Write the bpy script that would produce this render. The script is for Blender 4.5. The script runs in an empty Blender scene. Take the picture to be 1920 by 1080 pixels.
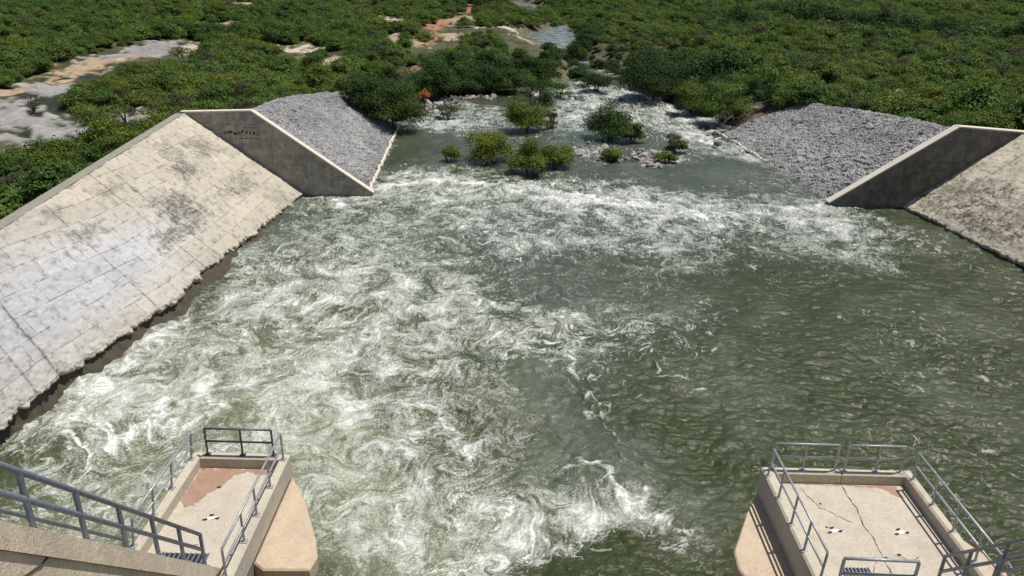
import bpy, math, random
import numpy as np
from mathutils import Vector, Matrix

random.seed(7)
rng = np.random.default_rng(11)
S = bpy.context.scene
COL = S.collection

# ------------------------------------------------------------------ camera
F = 1432.0; PITCH = math.radians(23.1); ROLL = math.radians(1.5); HC = 28.0
cr, sr = math.cos(ROLL), math.sin(ROLL); cp, sp = math.cos(PITCH), math.sin(PITCH)
cam_d = bpy.data.cameras.new('camera'); cam = bpy.data.objects.new('camera', cam_d); COL.objects.link(cam)
right = Vector((cr, sr * sp, sr * cp)); up = Vector((-sr, cr * sp, cr * cp)); fwd = Vector((0, cp, -sp))
cam.matrix_world = Matrix(((right.x, up.x, -fwd.x, 0), (right.y, up.y, -fwd.y, 0), (right.z, up.z, -fwd.z, HC), (0, 0, 0, 1)))
cam_d.sensor_width = 36; cam_d.lens = F / 1920 * 36; cam_d.clip_end = 6000; cam_d.clip_start = 0.1
S.camera = cam

# ------------------------------------------------------------------ light
SUN_EL, SUN_AZ = 72.0, 75.0            # azimuth measured from +Y towards +X
w = bpy.data.worlds.new('World'); S.world = w; w.use_nodes = True
nt = w.node_tree; nt.nodes.clear()
sky = nt.nodes.new('ShaderNodeTexSky'); sky.sky_type = 'NISHITA'; sky.sun_disc = False
sky.sun_elevation = math.radians(SUN_EL); sky.sun_rotation = math.radians(SUN_AZ)
bg = nt.nodes.new('ShaderNodeBackground'); bg.inputs[1].default_value = 0.07
wo = nt.nodes.new('ShaderNodeOutputWorld')
nt.links.new(sky.outputs[0], bg.inputs[0]); nt.links.new(bg.outputs[0], wo.inputs[0])
sl = bpy.data.lights.new('sun', 'SUN'); sl.energy = 4.7; sl.angle = math.radians(0.5); sl.color = (1, 0.95, 0.87)
so = bpy.data.objects.new('sun', sl); COL.objects.link(so)
ea, aa = math.radians(SUN_EL), math.radians(SUN_AZ)
sv = Vector((math.sin(aa) * math.cos(ea), math.cos(aa) * math.cos(ea), math.sin(ea)))
so.rotation_euler = sv.to_track_quat('Z', 'Y').to_euler()
S.view_settings.view_transform = 'Standard'; S.view_settings.look = 'None'
S.view_settings.exposure = 0.12; S.view_settings.gamma = 1.0

# ------------------------------------------------------------------ survey helpers: photograph pixel -> place on a level
def ray(px, py):
    u = px - 960; v = py - 540
    a = u * cr + v * sr; b = -u * sr + v * cr
    return np.array([a, F * cp - b * sp, -F * sp - b * cp])
def atz(px, py, z=0.0):
    r = ray(px, py); t = (z - HC) / r[2]
    return np.array([0, 0, HC]) + t * r
def depth_of(p): return p[1] * cp - (p[2] - HC) * sp

# ------------------------------------------------------------------ noise tables (periodic, sampled with wrap)
def table(n, beta, lo, hi, seed):
    r = np.random.default_rng(seed)
    f = np.fft.rfft2(r.standard_normal((n, n)))
    kx = np.fft.fftfreq(n)[:, None] * n; ky = np.fft.rfftfreq(n)[None, :] * n
    k = np.hypot(kx, ky); k[0, 0] = 1
    g = k ** (-beta); g[(k < lo) | (k > hi)] = 0
    a = np.fft.irfft2(f * g, s=(n, n)); a /= a.std()
    return a.astype(np.float32)
def samp(T, x, y, period):
    n = T.shape[0]
    fx = (np.asarray(x) / period * n); fy = (np.asarray(y) / period * n)
    ix = np.floor(fx).astype(np.int64); iy = np.floor(fy).astype(np.int64)
    dx = (fx - ix).astype(np.float32); dy = (fy - iy).astype(np.float32)
    dx = dx * dx * (3 - 2 * dx); dy = dy * dy * (3 - 2 * dy)
    ix %= n; iy %= n; jx = (ix + 1) % n; jy = (iy + 1) % n
    return (T[ix, iy] * (1 - dx) + T[jx, iy] * dx) * (1 - dy) + (T[ix, jy] * (1 - dx) + T[jx, jy] * dx) * dy
def sstep(a, b, x):
    t = np.clip((x - a) / (b - a), 0, 1); return t * t * (3 - 2 * t)
TB_A = table(256, 1.6, 2, 60, 1); TB_B = table(256, 1.4, 2, 90, 2); TB_C = table(512, 1.2, 3, 220, 3); TB_D = table(512, 0.9, 6, 250, 4)

# ------------------------------------------------------------------ object helpers
def tag(o, label=None, cat=None, group=None, kind=None):
    if label: o['label'] = label
    if cat: o['category'] = cat
    if group: o['group'] = group
    if kind: o['kind'] = kind
    return o
def empty(name, loc, label=None, cat=None, group=None, rz=0):
    o = bpy.data.objects.new(name, None); COL.objects.link(o); o.location = loc; o.rotation_euler = (0, 0, rz)
    o.empty_display_size = 0.3
    return tag(o, label, cat, group)
def link(name, me, mat, parent=None, loc=(0, 0, 0)):
    o = bpy.data.objects.new(name, me); COL.objects.link(o)
    if mat is not None: me.materials.append(mat)
    if parent is not None: o.parent = parent
    o.location = loc
    return o
class MB:
    def __init__(s): s.v = []; s.f = []
    def quad(s, a, b, c, d):
        n = len(s.v); s.v += [tuple(a), tuple(b), tuple(c), tuple(d)]; s.f.append((n, n + 1, n + 2, n + 3))
    def box(s, x0, x1, y0, y1, z0, z1, bev=0.0):
        s.prism([(x0, y0), (x1, y0), (x1, y1), (x0, y1)], z0, z1, bev)
    def prism(s, poly, z0, z1, bev=0.0):
        n = len(s.v); k = len(poly)
        cx = sum(p[0] for p in poly) / k; cy = sum(p[1] for p in poly) / k
        rings = [(z0, 0), (z1 - bev, 0)] + ([(z1, bev)] if bev else [])
        for z, b in rings:
            for i, p in enumerate(poly):
                q = p
                if b:
                    a = Vector((poly[i - 1][0] - p[0], poly[i - 1][1] - p[1])).normalized(); c = Vector((poly[(i + 1) % k][0] - p[0], poly[(i + 1) % k][1] - p[1])).normalized()
                    cr_ = abs(a.x * c.y - a.y * c.x)
                    m = (a + c) * (b / max(cr_, 0.3)); q = (p[0] + m.x, p[1] + m.y)
                s.v.append((q[0], q[1], z))
        s.f.append(tuple(n + i for i in reversed(range(k))))
        for r in range(len(rings) - 1):
            for i in range(k):
                j = (i + 1) % k
                s.f.append((n + r * k + i, n + r * k + j, n + (r + 1) * k + j, n + (r + 1) * k + i))
        s.f.append(tuple(n + (len(rings) - 1) * k + i for i in range(k)))
    def tube(s, pts, r, sides=8, r2=None):
        pts = [Vector(p) for p in pts]; n0 = len(s.v); m = len(pts)
        for i, p in enumerate(pts):
            d = ((pts[min(i + 1, m - 1)] - p).normalized() + (p - pts[max(i - 1, 0)]).normalized()).normalized() if 0 < i < m - 1 else (pts[min(i + 1, m - 1)] - pts[max(i - 1, 0)]).normalized()
            a = d.orthogonal().normalized() if i == 0 else (a - d * a.dot(d)).normalized()
            b = d.cross(a); rr = r if r2 is None else r + (r2 - r) * i / (m - 1)
            for k in range(sides):
                t = 2 * math.pi * k / sides
                s.v.append(tuple(p + (a * math.cos(t) + b * math.sin(t)) * rr))
        for i in range(m - 1):
            for k in range(sides):
                l = (k + 1) % sides
                s.f.append((n0 + i * sides + k, n0 + i * sides + l, n0 + (i + 1) * sides + l, n0 + (i + 1) * sides + k))
        s.f.append(tuple(n0 + k for k in reversed(range(sides)))); s.f.append(tuple(n0 + (m - 1) * sides + k for k in range(sides)))
    def build(s, name, mat, parent=None, smooth=False, loc=(0, 0, 0)):
        me = bpy.data.meshes.new(name); me.from_pydata(s.v, [], s.f)
        if smooth: me.polygons.foreach_set('use_smooth', [True] * len(me.polygons))
        me.update(); return link(name, me, mat, parent, loc)
def grid_mesh(name, P, smooth=True, flip=False):
    """P: (R, C, 3) array of points -> quad mesh"""
    R_, C_, _ = P.shape
    me = bpy.data.meshes.new(name)
    me.vertices.add(R_ * C_); me.vertices.foreach_set('co', P.reshape(-1).astype(np.float32))
    i = np.arange(R_ * C_).reshape(R_, C_)
    q = np.stack([i[:-1, :-1], i[:-1, 1:], i[1:, 1:], i[1:, :-1]], -1).reshape(-1, 4)
    if flip: q = q[:, ::-1]
    nf = len(q); me.loops.add(nf * 4); me.loops.foreach_set('vertex_index', q.reshape(-1).astype(np.int32))
    me.polygons.add(nf); me.polygons.foreach_set('loop_start', (np.arange(nf) * 4).astype(np.int32)); me.polygons.foreach_set('loop_total', np.full(nf, 4, np.int32))
    me.polygons.foreach_set('use_smooth', np.full(nf, smooth))
    me.update(calc_edges=True); return me
def add_attr(me, name, arr, dom='POINT'):
    a = me.attributes.new(name, 'FLOAT', dom); a.data.foreach_set('value', np.ascontiguousarray(arr, dtype=np.float32).reshape(-1))
def add_col(me, name, arr):
    a = me.attributes.new(name, 'FLOAT_COLOR', 'POINT')
    c = np.ones((arr.reshape(-1, 3).shape[0], 4), np.float32); c[:, :3] = arr.reshape(-1, 3); a.data.foreach_set('color', c.reshape(-1))

# ------------------------------------------------------------------ material helpers
class NT:
    def __init__(s, name):
        s.m = bpy.data.materials.new(name); s.m.use_nodes = True; s.t = s.m.node_tree; s.t.nodes.clear()
        s.out = s.n('ShaderNodeOutputMaterial'); s.p = s.n('ShaderNodeBsdfPrincipled'); s.l(s.p.outputs[0], s.out.inputs[0])
        s.p.inputs['Specular IOR Level'].default_value = 0.3
    def n(s, t, **k):
        o = s.t.nodes.new(t)
        for a, b in k.items(): setattr(o, a, b)
        return o
    def l(s, a, b): s.t.links.new(a, b)
    def attr(s, name, col=False):
        a = s.n('ShaderNodeAttribute', attribute_name=name); return a.outputs['Color' if col else 'Fac']
    def noise(s, scale, detail=4, rough=0.6, vec=None, dist=0.0):
        o = s.n('ShaderNodeTexNoise'); o.inputs['Scale'].default_value = scale; o.inputs['Detail'].default_value = detail; o.inputs['Roughness'].default_value = rough; o.inputs['Distortion'].default_value = dist
        if vec is not None: s.l(vec, o.inputs['Vector'])
        return o.outputs['Fac']
    def coord(s, kind='Object', scale=None, rot=None):
        c = s.n('ShaderNodeTexCoord').outputs[kind]
        if scale is None and rot is None: return c
        m = s.n('ShaderNodeMapping'); s.l(c, m.inputs[0])
        if scale: m.inputs['Scale'].default_value = scale
        if rot: m.inputs['Rotation'].default_value = rot
        return m.outputs[0]
    def ramp(s, fac, stops):
        r = s.n('ShaderNodeValToRGB'); s.l(fac, r.inputs[0]); e = r.color_ramp.elements
        while len(e) < len(stops): e.new(0.5)
        for i, (p, c) in enumerate(stops):
            e[i].position = p; e[i].color = (c if len(c) == 4 else (*c, 1)) if not isinstance(c, (int, float)) else (c, c, c, 1)
        return r.outputs[0]
    def mix(s, fac, a, b, mode='MIX'):
        m = s.n('ShaderNodeMix', data_type='RGBA', blend_type=mode)
        for sock, v in ((m.inputs[0], fac), (m.inputs[6], a), (m.inputs[7], b)):
            if isinstance(v, (int, float)): sock.default_value = v
            elif isinstance(v, tuple): sock.default_value = (*v, 1)
            else: s.l(v, sock)
        return m.outputs[2]
    def math(s, op, a, b=None, clamp=False):
        m = s.n('ShaderNodeMath', operation=op, use_clamp=clamp)
        for sock, v in ((m.inputs[0], a), (m.inputs[1], b)):
            if v is None: continue
            if isinstance(v, (int, float)): sock.default_value = v
            else: s.l(v, sock)
        return m.outputs[0]
    def bump(s, h, strength=0.5, dist=0.05):
        b = s.n('ShaderNodeBump'); b.inputs['Strength'].default_value = strength; b.inputs['Distance'].default_value = dist
        s.l(h, b.inputs['Height']); s.l(b.outputs[0], s.p.inputs['Normal'])
    def color(s, c):
        if isinstance(c, tuple): s.p.inputs['Base Color'].default_value = (*c, 1)
        else: s.l(c, s.p.inputs['Base Color'])
    def rough(s, r):
        if isinstance(r, (int, float)): s.p.inputs['Roughness'].default_value = r
        else: s.l(r, s.p.inputs['Roughness'])

def concrete(name, base, dark, stain=0.5, streak=0.0, scale=1.0, warm=None, lifts=0.0):
    k = NT(name); c = k.coord()
    a = k.noise(0.35 * scale, 6, 0.65, c); b = k.noise(4 * scale, 5, 0.7, c); d = k.noise(22 * scale, 3, 0.6, c)
    col = k.mix(k.ramp(a, [(0.35, 0), (0.68, 1)]), base, tuple(x * 0.86 for x in base) if warm is None else warm)
    st = k.ramp(k.math('ADD', k.math('MULTIPLY', k.noise(0.9 * scale, 7, 0.7, c, 0.4), 0.75), k.math('MULTIPLY', b, 0.25)), [(0.5, 0), (0.66, 1)])
    col = k.mix(k.math('MULTIPLY', st, stain), col, dark)
    if streak:
        v = k.noise(1.0, 5, 0.65, k.coord(scale=(2.5, 2.5, 0.25)))
        col = k.mix(k.math('MULTIPLY', k.ramp(v, [(0.42, 0), (0.7, 1)]), streak), col, dark)
    if lifts:
        sx = k.n('ShaderNodeSeparateXYZ'); k.l(c, sx.inputs[0]); cb = k.n('ShaderNodeCombineXYZ'); k.l(sx.outputs[0], cb.inputs[0]); k.l(sx.outputs[2], cb.inputs[1])
        bk = k.n('ShaderNodeTexBrick'); k.l(cb.outputs[0], bk.inputs[0]); bk.offset = 0.0; bk.inputs['Scale'].default_value = 1; bk.inputs['Brick Width'].default_value = 3.6; bk.inputs['Row Height'].default_value = 1.25; bk.inputs['Mortar Size'].default_value = 0.04; bk.inputs['Bias'].default_value = 0.0
        bk.inputs['Color1'].default_value = (0.62, 0.62, 0.62, 1); bk.inputs['Color2'].default_value = (1.3, 1.28, 1.24, 1); bk.inputs['Mortar'].default_value = (0.35, 0.35, 0.35, 1); col = k.mix(lifts, col, bk.outputs['Color'], 'MULTIPLY')
        bl = k.ramp(k.noise(0.7, 6, 0.7, c, 0.5), [(0.45, 0), (0.6, 1)]); col = k.mix(k.math('MULTIPLY', bl, 0.6), col, tuple(x * 1.7 for x in base))
    pit = k.ramp(d, [(0.28, 0), (0.42, 1)])
    col = k.mix(k.math('MULTIPLY', k.math('SUBTRACT', 1.0, pit), 0.45), col, dark)
    e_ = k.noise(11 * scale, 5, 0.75, c, 0.3); sand = k.noise(45 * scale, 3, 0.7, c)
    col = k.mix(k.math('MULTIPLY', k.ramp(e_, [(0.5, 0), (0.64, 1)]), 0.5), col, dark)
    col = k.mix(1.0, col, k.ramp(sand, [(0.3, (0.80, 0.79, 0.78)), (0.7, (1.12, 1.12, 1.12))]), 'MULTIPLY')
    blt = k.ramp(k.noise(1.7 * scale, 6, 0.75, c, 0.8), [(0.50, 0), (0.54, 1)])
    col = k.mix(k.math('MULTIPLY', blt, 0.45), col, tuple(x * 0.72 for x in base))
    col = k.mix(k.ramp(b, [(0.3, 0.0), (0.75, 0.35)]), col, tuple(min(1, x * 1.15) for x in base))
    k.color(col); k.rough(0.9); k.bump(k.math('ADD', b, k.math('MULTIPLY', d, 0.5)), 0.8, 0.03)
    return k.m
M = {}
M['deck'] = concrete('pale_concrete', (0.50, 0.455, 0.38), (0.21, 0.19, 0.155), 0.65, warm=(0.48, 0.415, 0.34))
M['kerb'] = concrete('kerb_concrete', (0.52, 0.475, 0.385), (0.2, 0.18, 0.14), 0.4)
M['pier'] = concrete('pier_concrete', (0.30, 0.28, 0.24), (0.10, 0.095, 0.08), 0.6, streak=0.5)
M['ledge'] = concrete('ledge_concrete', (0.52, 0.42, 0.31), (0.24, 0.18, 0.12), 0.6)
M['stair'] = concrete('stair_concrete', (0.70, 0.60, 0.47), (0.32, 0.26, 0.19), 0.5, streak=0.4)
M['damc'] = concrete('dam_concrete', (0.36, 0.33, 0.28), (0.12, 0.11, 0.09), 0.5, streak=0.5)

def metal(name, c, rough=0.4):
    k = NT(name); co = k.coord(); n = k.noise(9, 4, 0.6, co)
    k.color(k.mix(k.ramp(n, [(0.35, 0), (0.75, 1)]), c, tuple(x * 0.62 for x in c))); k.rough(k.ramp(n, [(0.3, rough), (0.8, rough + 0.25)]))
    k.p.inputs['Metallic'].default_value = 0.35; k.bump(k.noise(60, 2, 0.5, co), 0.15, 0.004); return k.m
M['rail'] = metal('galvanised_steel', (0.40, 0.42, 0.44), 0.38)
M['rail_b'] = metal('blue_grey_steel', (0.20, 0.235, 0.29), 0.42)
M['dark'] = metal('dark_iron', (0.035, 0.03, 0.03), 0.6)
k = NT('crack_fill'); k.color(k.mix(k.noise(3, 3, 0.6, k.coord()), (0.05, 0.042, 0.03), (0.13, 0.11, 0.085))); k.rough(0.95); M['crack'] = k.m
k = NT('red_silt'); k.color(k.mix(k.ramp(k.noise(2.5, 5, 0.6, k.coord()), [(0.3, 0), (0.7, 1)]), (0.26, 0.165, 0.115), (0.34, 0.225, 0.165))); k.rough(0.75); M['silt'] = k.m
k = NT('white_paint'); k.color(k.mix(k.noise(12, 3, 0.6, k.coord()), (0.75, 0.74, 0.72), (0.55, 0.53, 0.5))); k.rough(0.6); M['white'] = k.m

# ------------------------------------------------------------------ survey tables (metres; Y runs downstream)
YL1, YR1, YE = 94.3, 95.3, 139.0
FL = ([0, 38, 45, 60, 75, YL1], [-31.2, -30.7, -30.3, -27.5, -27.0, -26.9])      # water line of the left slab
TL = ([0, 50, YL1], [-31.0, -35.8, -40.8])                                        # its top edge, z = 10
FR = ([0, 73, YR1], [56.5, 52.5, 50.0]); TR = ([0, YR1], [66.0, 62.8])
RLf = ([YL1, 98, YE], [-18.4, -18.9, -21.2]); RLt = ([YL1, 115, 128, YE], [-32.6, -34.0, -33.8, -31.4]); RLz = ([YL1, 115, YE], [10.4, 8.9, 6.0])
RRf = ([YR1, 133.8, YE], [41.5, 37.7, 36.8]); RRt = ([YR1, 115, YE], [54.9, 55.8, 51.5]); RRz = ([YR1, 115, YE], [10.4, 8.6, 6.4])
RVl = ([YE, 142, 151, 167, 176, 183, 195, 207, 230, 262, 290, 315, 345, 365, 400, 470, 540, 600, 680, 1600], [-21, -20.5, -18.7, -19.4, -14.4, -5, 8, 16, 19, 12, 10, 5, 4, 14, 20, 20, -6, -24, -80, -600])
RVr = ([YE, 145, 159, 175, 194, 207, 230, 262, 290, 315, 345, 365, 400, 470, 540, 600, 680, 1600], [36.8, 38, 36.4, 32.5, 27.8, 26, 24, 17, 15, 23, 25, 20, 26, 26, 24, 8, -40, -520])
ip = lambda x, t: np.interp(x, t[0], t[1])
def hland(x, y):
    h = 3.4 + 5.0 * (1 - sstep(100, 175, y)) * sstep(-10, 20, x) + 0.6 * samp(TB_A, x, y, 120) + 1.0 * samp(TB_B, x, y, 520) * sstep(150, 400, y)
    return h
def terrain_h(x, y):
    hl = hland(x, y); y0_ = y; y = np.where((y > YL1) & (y < YL1 + 0.5) & (x < 10), YL1, np.where((y > YR1) & (y < YR1 + 0.7) & (x > 10), YR1, y))
    lf = np.where(y <= YL1, ip(y, FL), np.where(y < YE, ip(y, RLf), ip(y, RVl)))
    rf = np.where(y <= YR1, ip(y, FR), np.where(y < YE, ip(y, RRf), ip(y, RVr)))
    lt = np.where(y <= YL1, ip(y, TL) - 2.5, ip(y, RLt)); rt = np.where(y <= YR1, ip(y, TR) + 2.5, ip(y, RRt))
    lz = np.where(y <= YL1, 7.6, ip(y, RLz) - 1.0); rz = np.where(y <= YR1, 7.6, ip(y, RRz) - 1.0)
    eng_l = np.where(x > lf - 1.0, -2.5, lz + (-2.5 - lz) * np.clip((x - lt) / np.maximum(lf - 1 - lt, .1), 0, 1))
    eng_r = np.where(x < rf + 1.0, -2.5, rz + (-2.5 - rz) * np.clip((rt - x) / np.maximum(rt - rf - 1, .1), 0, 1))
    dl = np.clip((lt - x) / 8, 0, 1); dr = np.clip((x - rt) / 8, 0, 1)
    eng_l = eng_l * (1 - dl) + hl * dl; eng_r = eng_r * (1 - dr) + hl * dr
    eng = np.where(x < (lf + rf) / 2, eng_l, eng_r)
    d = np.maximum(lf - x, x - rf) + samp(TB_B, x, y, 60) * 0.8
    nat = np.clip(-0.9 + d * 0.45, -2.5, hl)
    k = sstep(YE - 3, YE + 9, y)
    return eng * (1 - k) + nat * k

# ------------------------------------------------------------------ open patches in the scrub: (pixel path on the photograph, half width m, colour, shows over trees?)
GREY = (0.27, 0.26, 0.25); TAN = (0.36, 0.27, 0.18); RED = (0.30, 0.16, 0.09); PALE = (0.48, 0.40, 0.32)
patches = [([(-90, 205), (0, 200), (50, 208), (110, 222)], 7.5, GREY), ([(-60, 240), (40, 242), (100, 238), (150, 218), (235, 203)], 4.5, GREY),
           ([(20, 195), (70, 180), (95, 152)], 5.0, GREY), ([(85, 160), (105, 135), (150, 125)], 4.5, TAN), ([(150, 122), (180, 108), (230, 103)], 6.0, TAN),
           ([(215, 102), (270, 92), (325, 75)], 7.5, GREY), ([(0, 172), (40, 170), (60, 160)], 2.5, TAN),
           ([(525, 80), (575, 82)], 6, PALE), ([(405, 44), (425, 48)], 9, TAN), ([(448, 11), (462, 12)], 7, PALE), ([(375, 97), (360, 88)], 2.0, PALE),
           ([(610, 115), (640, 98)], 1.6, TAN), ([(715, 30), (745, 31)], 7, PALE), ([(740, 60), (770, 82)], 5.5, TAN), ([(770, 82), (790, 78)], 3, RED),
           ([(815, 55), (830, 34)], 5, RED), ([(850, 48), (868, 25)], 6, TAN), ([(880, 18), (890, 12)], 8, RED), ([(800, 72), (830, 66)], 4, RED), ([(835, 70), (850, 62)], 4, TAN),
           ([(925, 50), (985, 48), (1075, 50)], 9, PALE), ([(965, 66), (990, 68)], 4, TAN),
           ([(775, 190), (795, 178)], 2.6, RED), ([(765, 130), (775, 120)], 2.2, RED), ([(690, 150), (700, 145)], 2.2, PALE),
           ([(1545, 170), (1549, 157)], 1.5, RED), ([(1684, 158), (1694, 172)], 1.1, PALE), ([(1350, 190), (1420, 215), (1360, 225)], 6.0, (0.13, 0.10, 0.08)),
           ([(1110, 120), (1085, 150)], 5, (0.2, 0.2, 0.15))]
wp = []
for pts, hw, c in patches:
    ws = [atz(px, py, 4.2 if py > 60 else 3.6) for px, py in pts]
    for a, b in zip(ws[:-1], ws[1:]): wp.append((a[:2], b[:2], hw, c))
def patch_field(x, y, grow=0.0, ext=False):
    """signed coverage and colour of the open patches"""
    best = np.full(x.shape, -99.0); col = np.zeros(x.shape + (3,))
    for a, b, hw, c in wp:
        d = b - a; L = max(d @ d, 1e-6)
        def dist(xx, yy):
            t = np.clip(((xx - a[0]) * d[0] + (yy - a[1]) * d[1]) / L, 0, 1)
            return np.hypot(xx - a[0] - t * d[0], yy - a[1] - t * d[1])
        s = hw + grow - dist(x, y)
        if ext:       # keep the near side of the clearing free as well: low ground in front of it is open too
            m = (a[1] + b[1]) / 2; e = 3.2 * m / HC * 0.8
            for q in (0.25, 0.5, 0.75, 1.0): s = np.maximum(s, hw * 0.85 + grow - dist(x * (1 + e * q / m), y + e * q))
        u = s > best; best = np.where(u, s, best); col[u] = c
    return best, col

# ------------------------------------------------------------------ ground (one sheet to the horizon)
rows = np.concatenate([np.linspace(-60, 20, 14), np.linspace(24, 93, 60), np.arange(93.5, 97.6, 0.15), np.linspace(98.5, 130, 30), 130 * (3400 / 130) ** (np.linspace(0, 1, 420)[1:])])
cols = np.linspace(-1, 1, 560); cols = np.sign(cols) * (0.55 * np.abs(cols) + 0.45 * np.abs(cols) ** 3)
Yg, Cg = np.meshgrid(rows, cols, indexing='ij'); Xg = 12 + Cg * (95 + np.maximum(Yg, 0) * 1.15)
Zg = terrain_h(Xg, Yg)
n1 = samp(TB_C, Xg, Yg, 40); n2 = samp(TB_B, Xg, Yg, 150)
Zg = Zg + 0.12 * n1 * (Zg > 0.3)
cs = np.array([0.075, 0.075, 0.035]) + 0.02 * n2[..., None] * np.array([1, .8, .4]) + 0.015 * n1[..., None]
pf, pc = patch_field(Xg, Yg)
kf = sstep(-0.6, 0.6, pf + 2.2 * n1 + 1.8 * n2)[..., None]
cs = cs * (1 - kf) + pc * (0.92 + 0.14 * n1[..., None]) * kf
bankk = (sstep(139, 150, Yg) * sstep(2.6, 1.2, Zg) if False else sstep(139, 150, Yg) * (1 - sstep(1.0, 2.2, Zg)))[..., None]
cs = cs * (1 - bankk) + np.array([0.12, 0.11, 0.07]) * (1 + 0.25 * n1[..., None]) * bankk
me = grid_mesh('ground', np.stack([Xg, Yg, Zg], -1), flip=False)
add_col(me, 'soil', np.clip(cs, 0.02, 0.9))
k = NT('soil'); c = k.coord(); g = k.noise(1.2, 6, 0.7, c)
k.color(k.mix(1.0, k.attr('soil', True), k.ramp(g, [(0.3, (0.72, 0.72, 0.72)), (0.7, (1.15, 1.15, 1.15))]), 'MULTIPLY')); k.rough(0.95); k.bump(g, 0.6, 0.3)
tag(link('ground', me, k.m), kind='structure')

# ------------------------------------------------------------------ sloping training walls
def slab_material(name, base, warm, dark, joint, dirt, mort=0.92):
    k = NT(name)
    cmb = k.n('ShaderNodeCombineXYZ'); k.l(k.attr('su'), cmb.inputs[0]); k.l(k.attr('sv'), cmb.inputs[1]); uv = cmb.outputs[0]
    def sc(sx, sy):
        m = k.n('ShaderNodeMapping'); k.l(uv, m.inputs[0]); m.inputs['Scale'].default_value = (sx, sy, 1); return m.outputs[0]
    big = k.noise(0.22, 5, 0.6, uv); fine = k.noise(3.2, 6, 0.7, uv); speck = k.noise(9, 3, 0.6, uv)
    col = k.mix(k.ramp(big, [(0.35, 0), (0.65, 1)]), base, warm)
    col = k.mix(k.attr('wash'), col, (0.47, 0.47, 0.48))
    # block pattern of the pours: each lift and bay its own tone
    bk = k.n('ShaderNodeTexBrick'); k.l(uv, bk.inputs[0]); bk.offset = 0.37; bk.inputs['Scale'].default_value = 1; bk.inputs['Brick Width'].default_value = 4.6; bk.inputs['Row Height'].default_value = 1.55
    bk.inputs['Mortar Size'].default_value = 0.035; bk.inputs['Mortar Smooth'].default_value = 0.3; bk.inputs['Bias'].default_value = 0.0
    bk.inputs['Color1'].default_value = (0.80, 0.80, 0.80, 1); bk.inputs['Color2'].default_value = (1.08, 1.08, 1.08, 1); bk.inputs['Mortar'].default_value = (mort, mort, mort, 1)
    col = k.mix(0.5, col, bk.outputs['Color'], 'MULTIPLY')
    gaps = k.ramp(k.noise(0.55, 4, 0.7, uv), [(0.44, 0), (0.56, 1)])
    col = k.mix(k.math('MULTIPLY', k.math('MULTIPLY', bk.outputs['Fac'], gaps), joint), col, dark)
    # short dark scores, mostly along the lifts and a few across
    s1 = k.ramp(k.noise(1, 5, 0.75, sc(0.9, 5.0)), [(0.58, 0), (0.66, 1)]); s2 = k.ramp(k.noise(1, 5, 0.75, sc(5.5, 0.7)), [(0.60, 0), (0.67, 1)])
    col = k.mix(k.math('MULTIPLY', k.math('MAXIMUM', s1, s2), dirt * 0.55), col, dark)
    # hatched dark stain patches
    h = k.math('MULTIPLY', k.attr('stain'), k.ramp(k.math('ADD', k.math('MULTIPLY', k.noise(1, 4, 0.7, sc(1.2, 3.5)), 0.6), k.math('MULTIPLY', k.noise(1, 4, 0.7, sc(4.5, 1.0)), 0.5)), [(0.44, 0.15), (0.6, 1)]), True)
    col = k.mix(h, col, dark)
    m2 = k.ramp(k.noise(1.1, 7, 0.72, uv), [(0.52, 0), (0.68, 1)])
    col = k.mix(k.math('MULTIPLY', m2, dirt * 0.8), col, dark)
    col = k.mix(k.math('MULTIPLY', k.ramp(speck, [(0.62, 0), (0.72, 1)]), 0.5), col, tuple(x * 0.5 for x in base))
    col = k.mix(k.math('MULTIPLY', k.attr('seam'), 0.85), col, (0.07, 0.06, 0.05))
    col = k.mix(k.attr('crust'), col, (0.52, 0.47, 0.38))
    k.color(col); k.rough(0.92)
    k.bump(k.math('SUBTRACT', k.math('ADD', fine, k.math('MULTIPLY', speck, 0.4)), k.math('MULTIPLY', bk.outputs['Fac'], 0.6)), 0.6, 0.05)
    return k.m
def proj_np(P):
    X, Y, Z = P[..., 0], P[..., 1], P[..., 2] - HC
    d = Y * cp - Z * sp; a = X / d * F; b = (-Y * sp - Z * cp) / d * F
    return 960 + a * cr - b * sr, 540 + a * sr + b * cr
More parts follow.
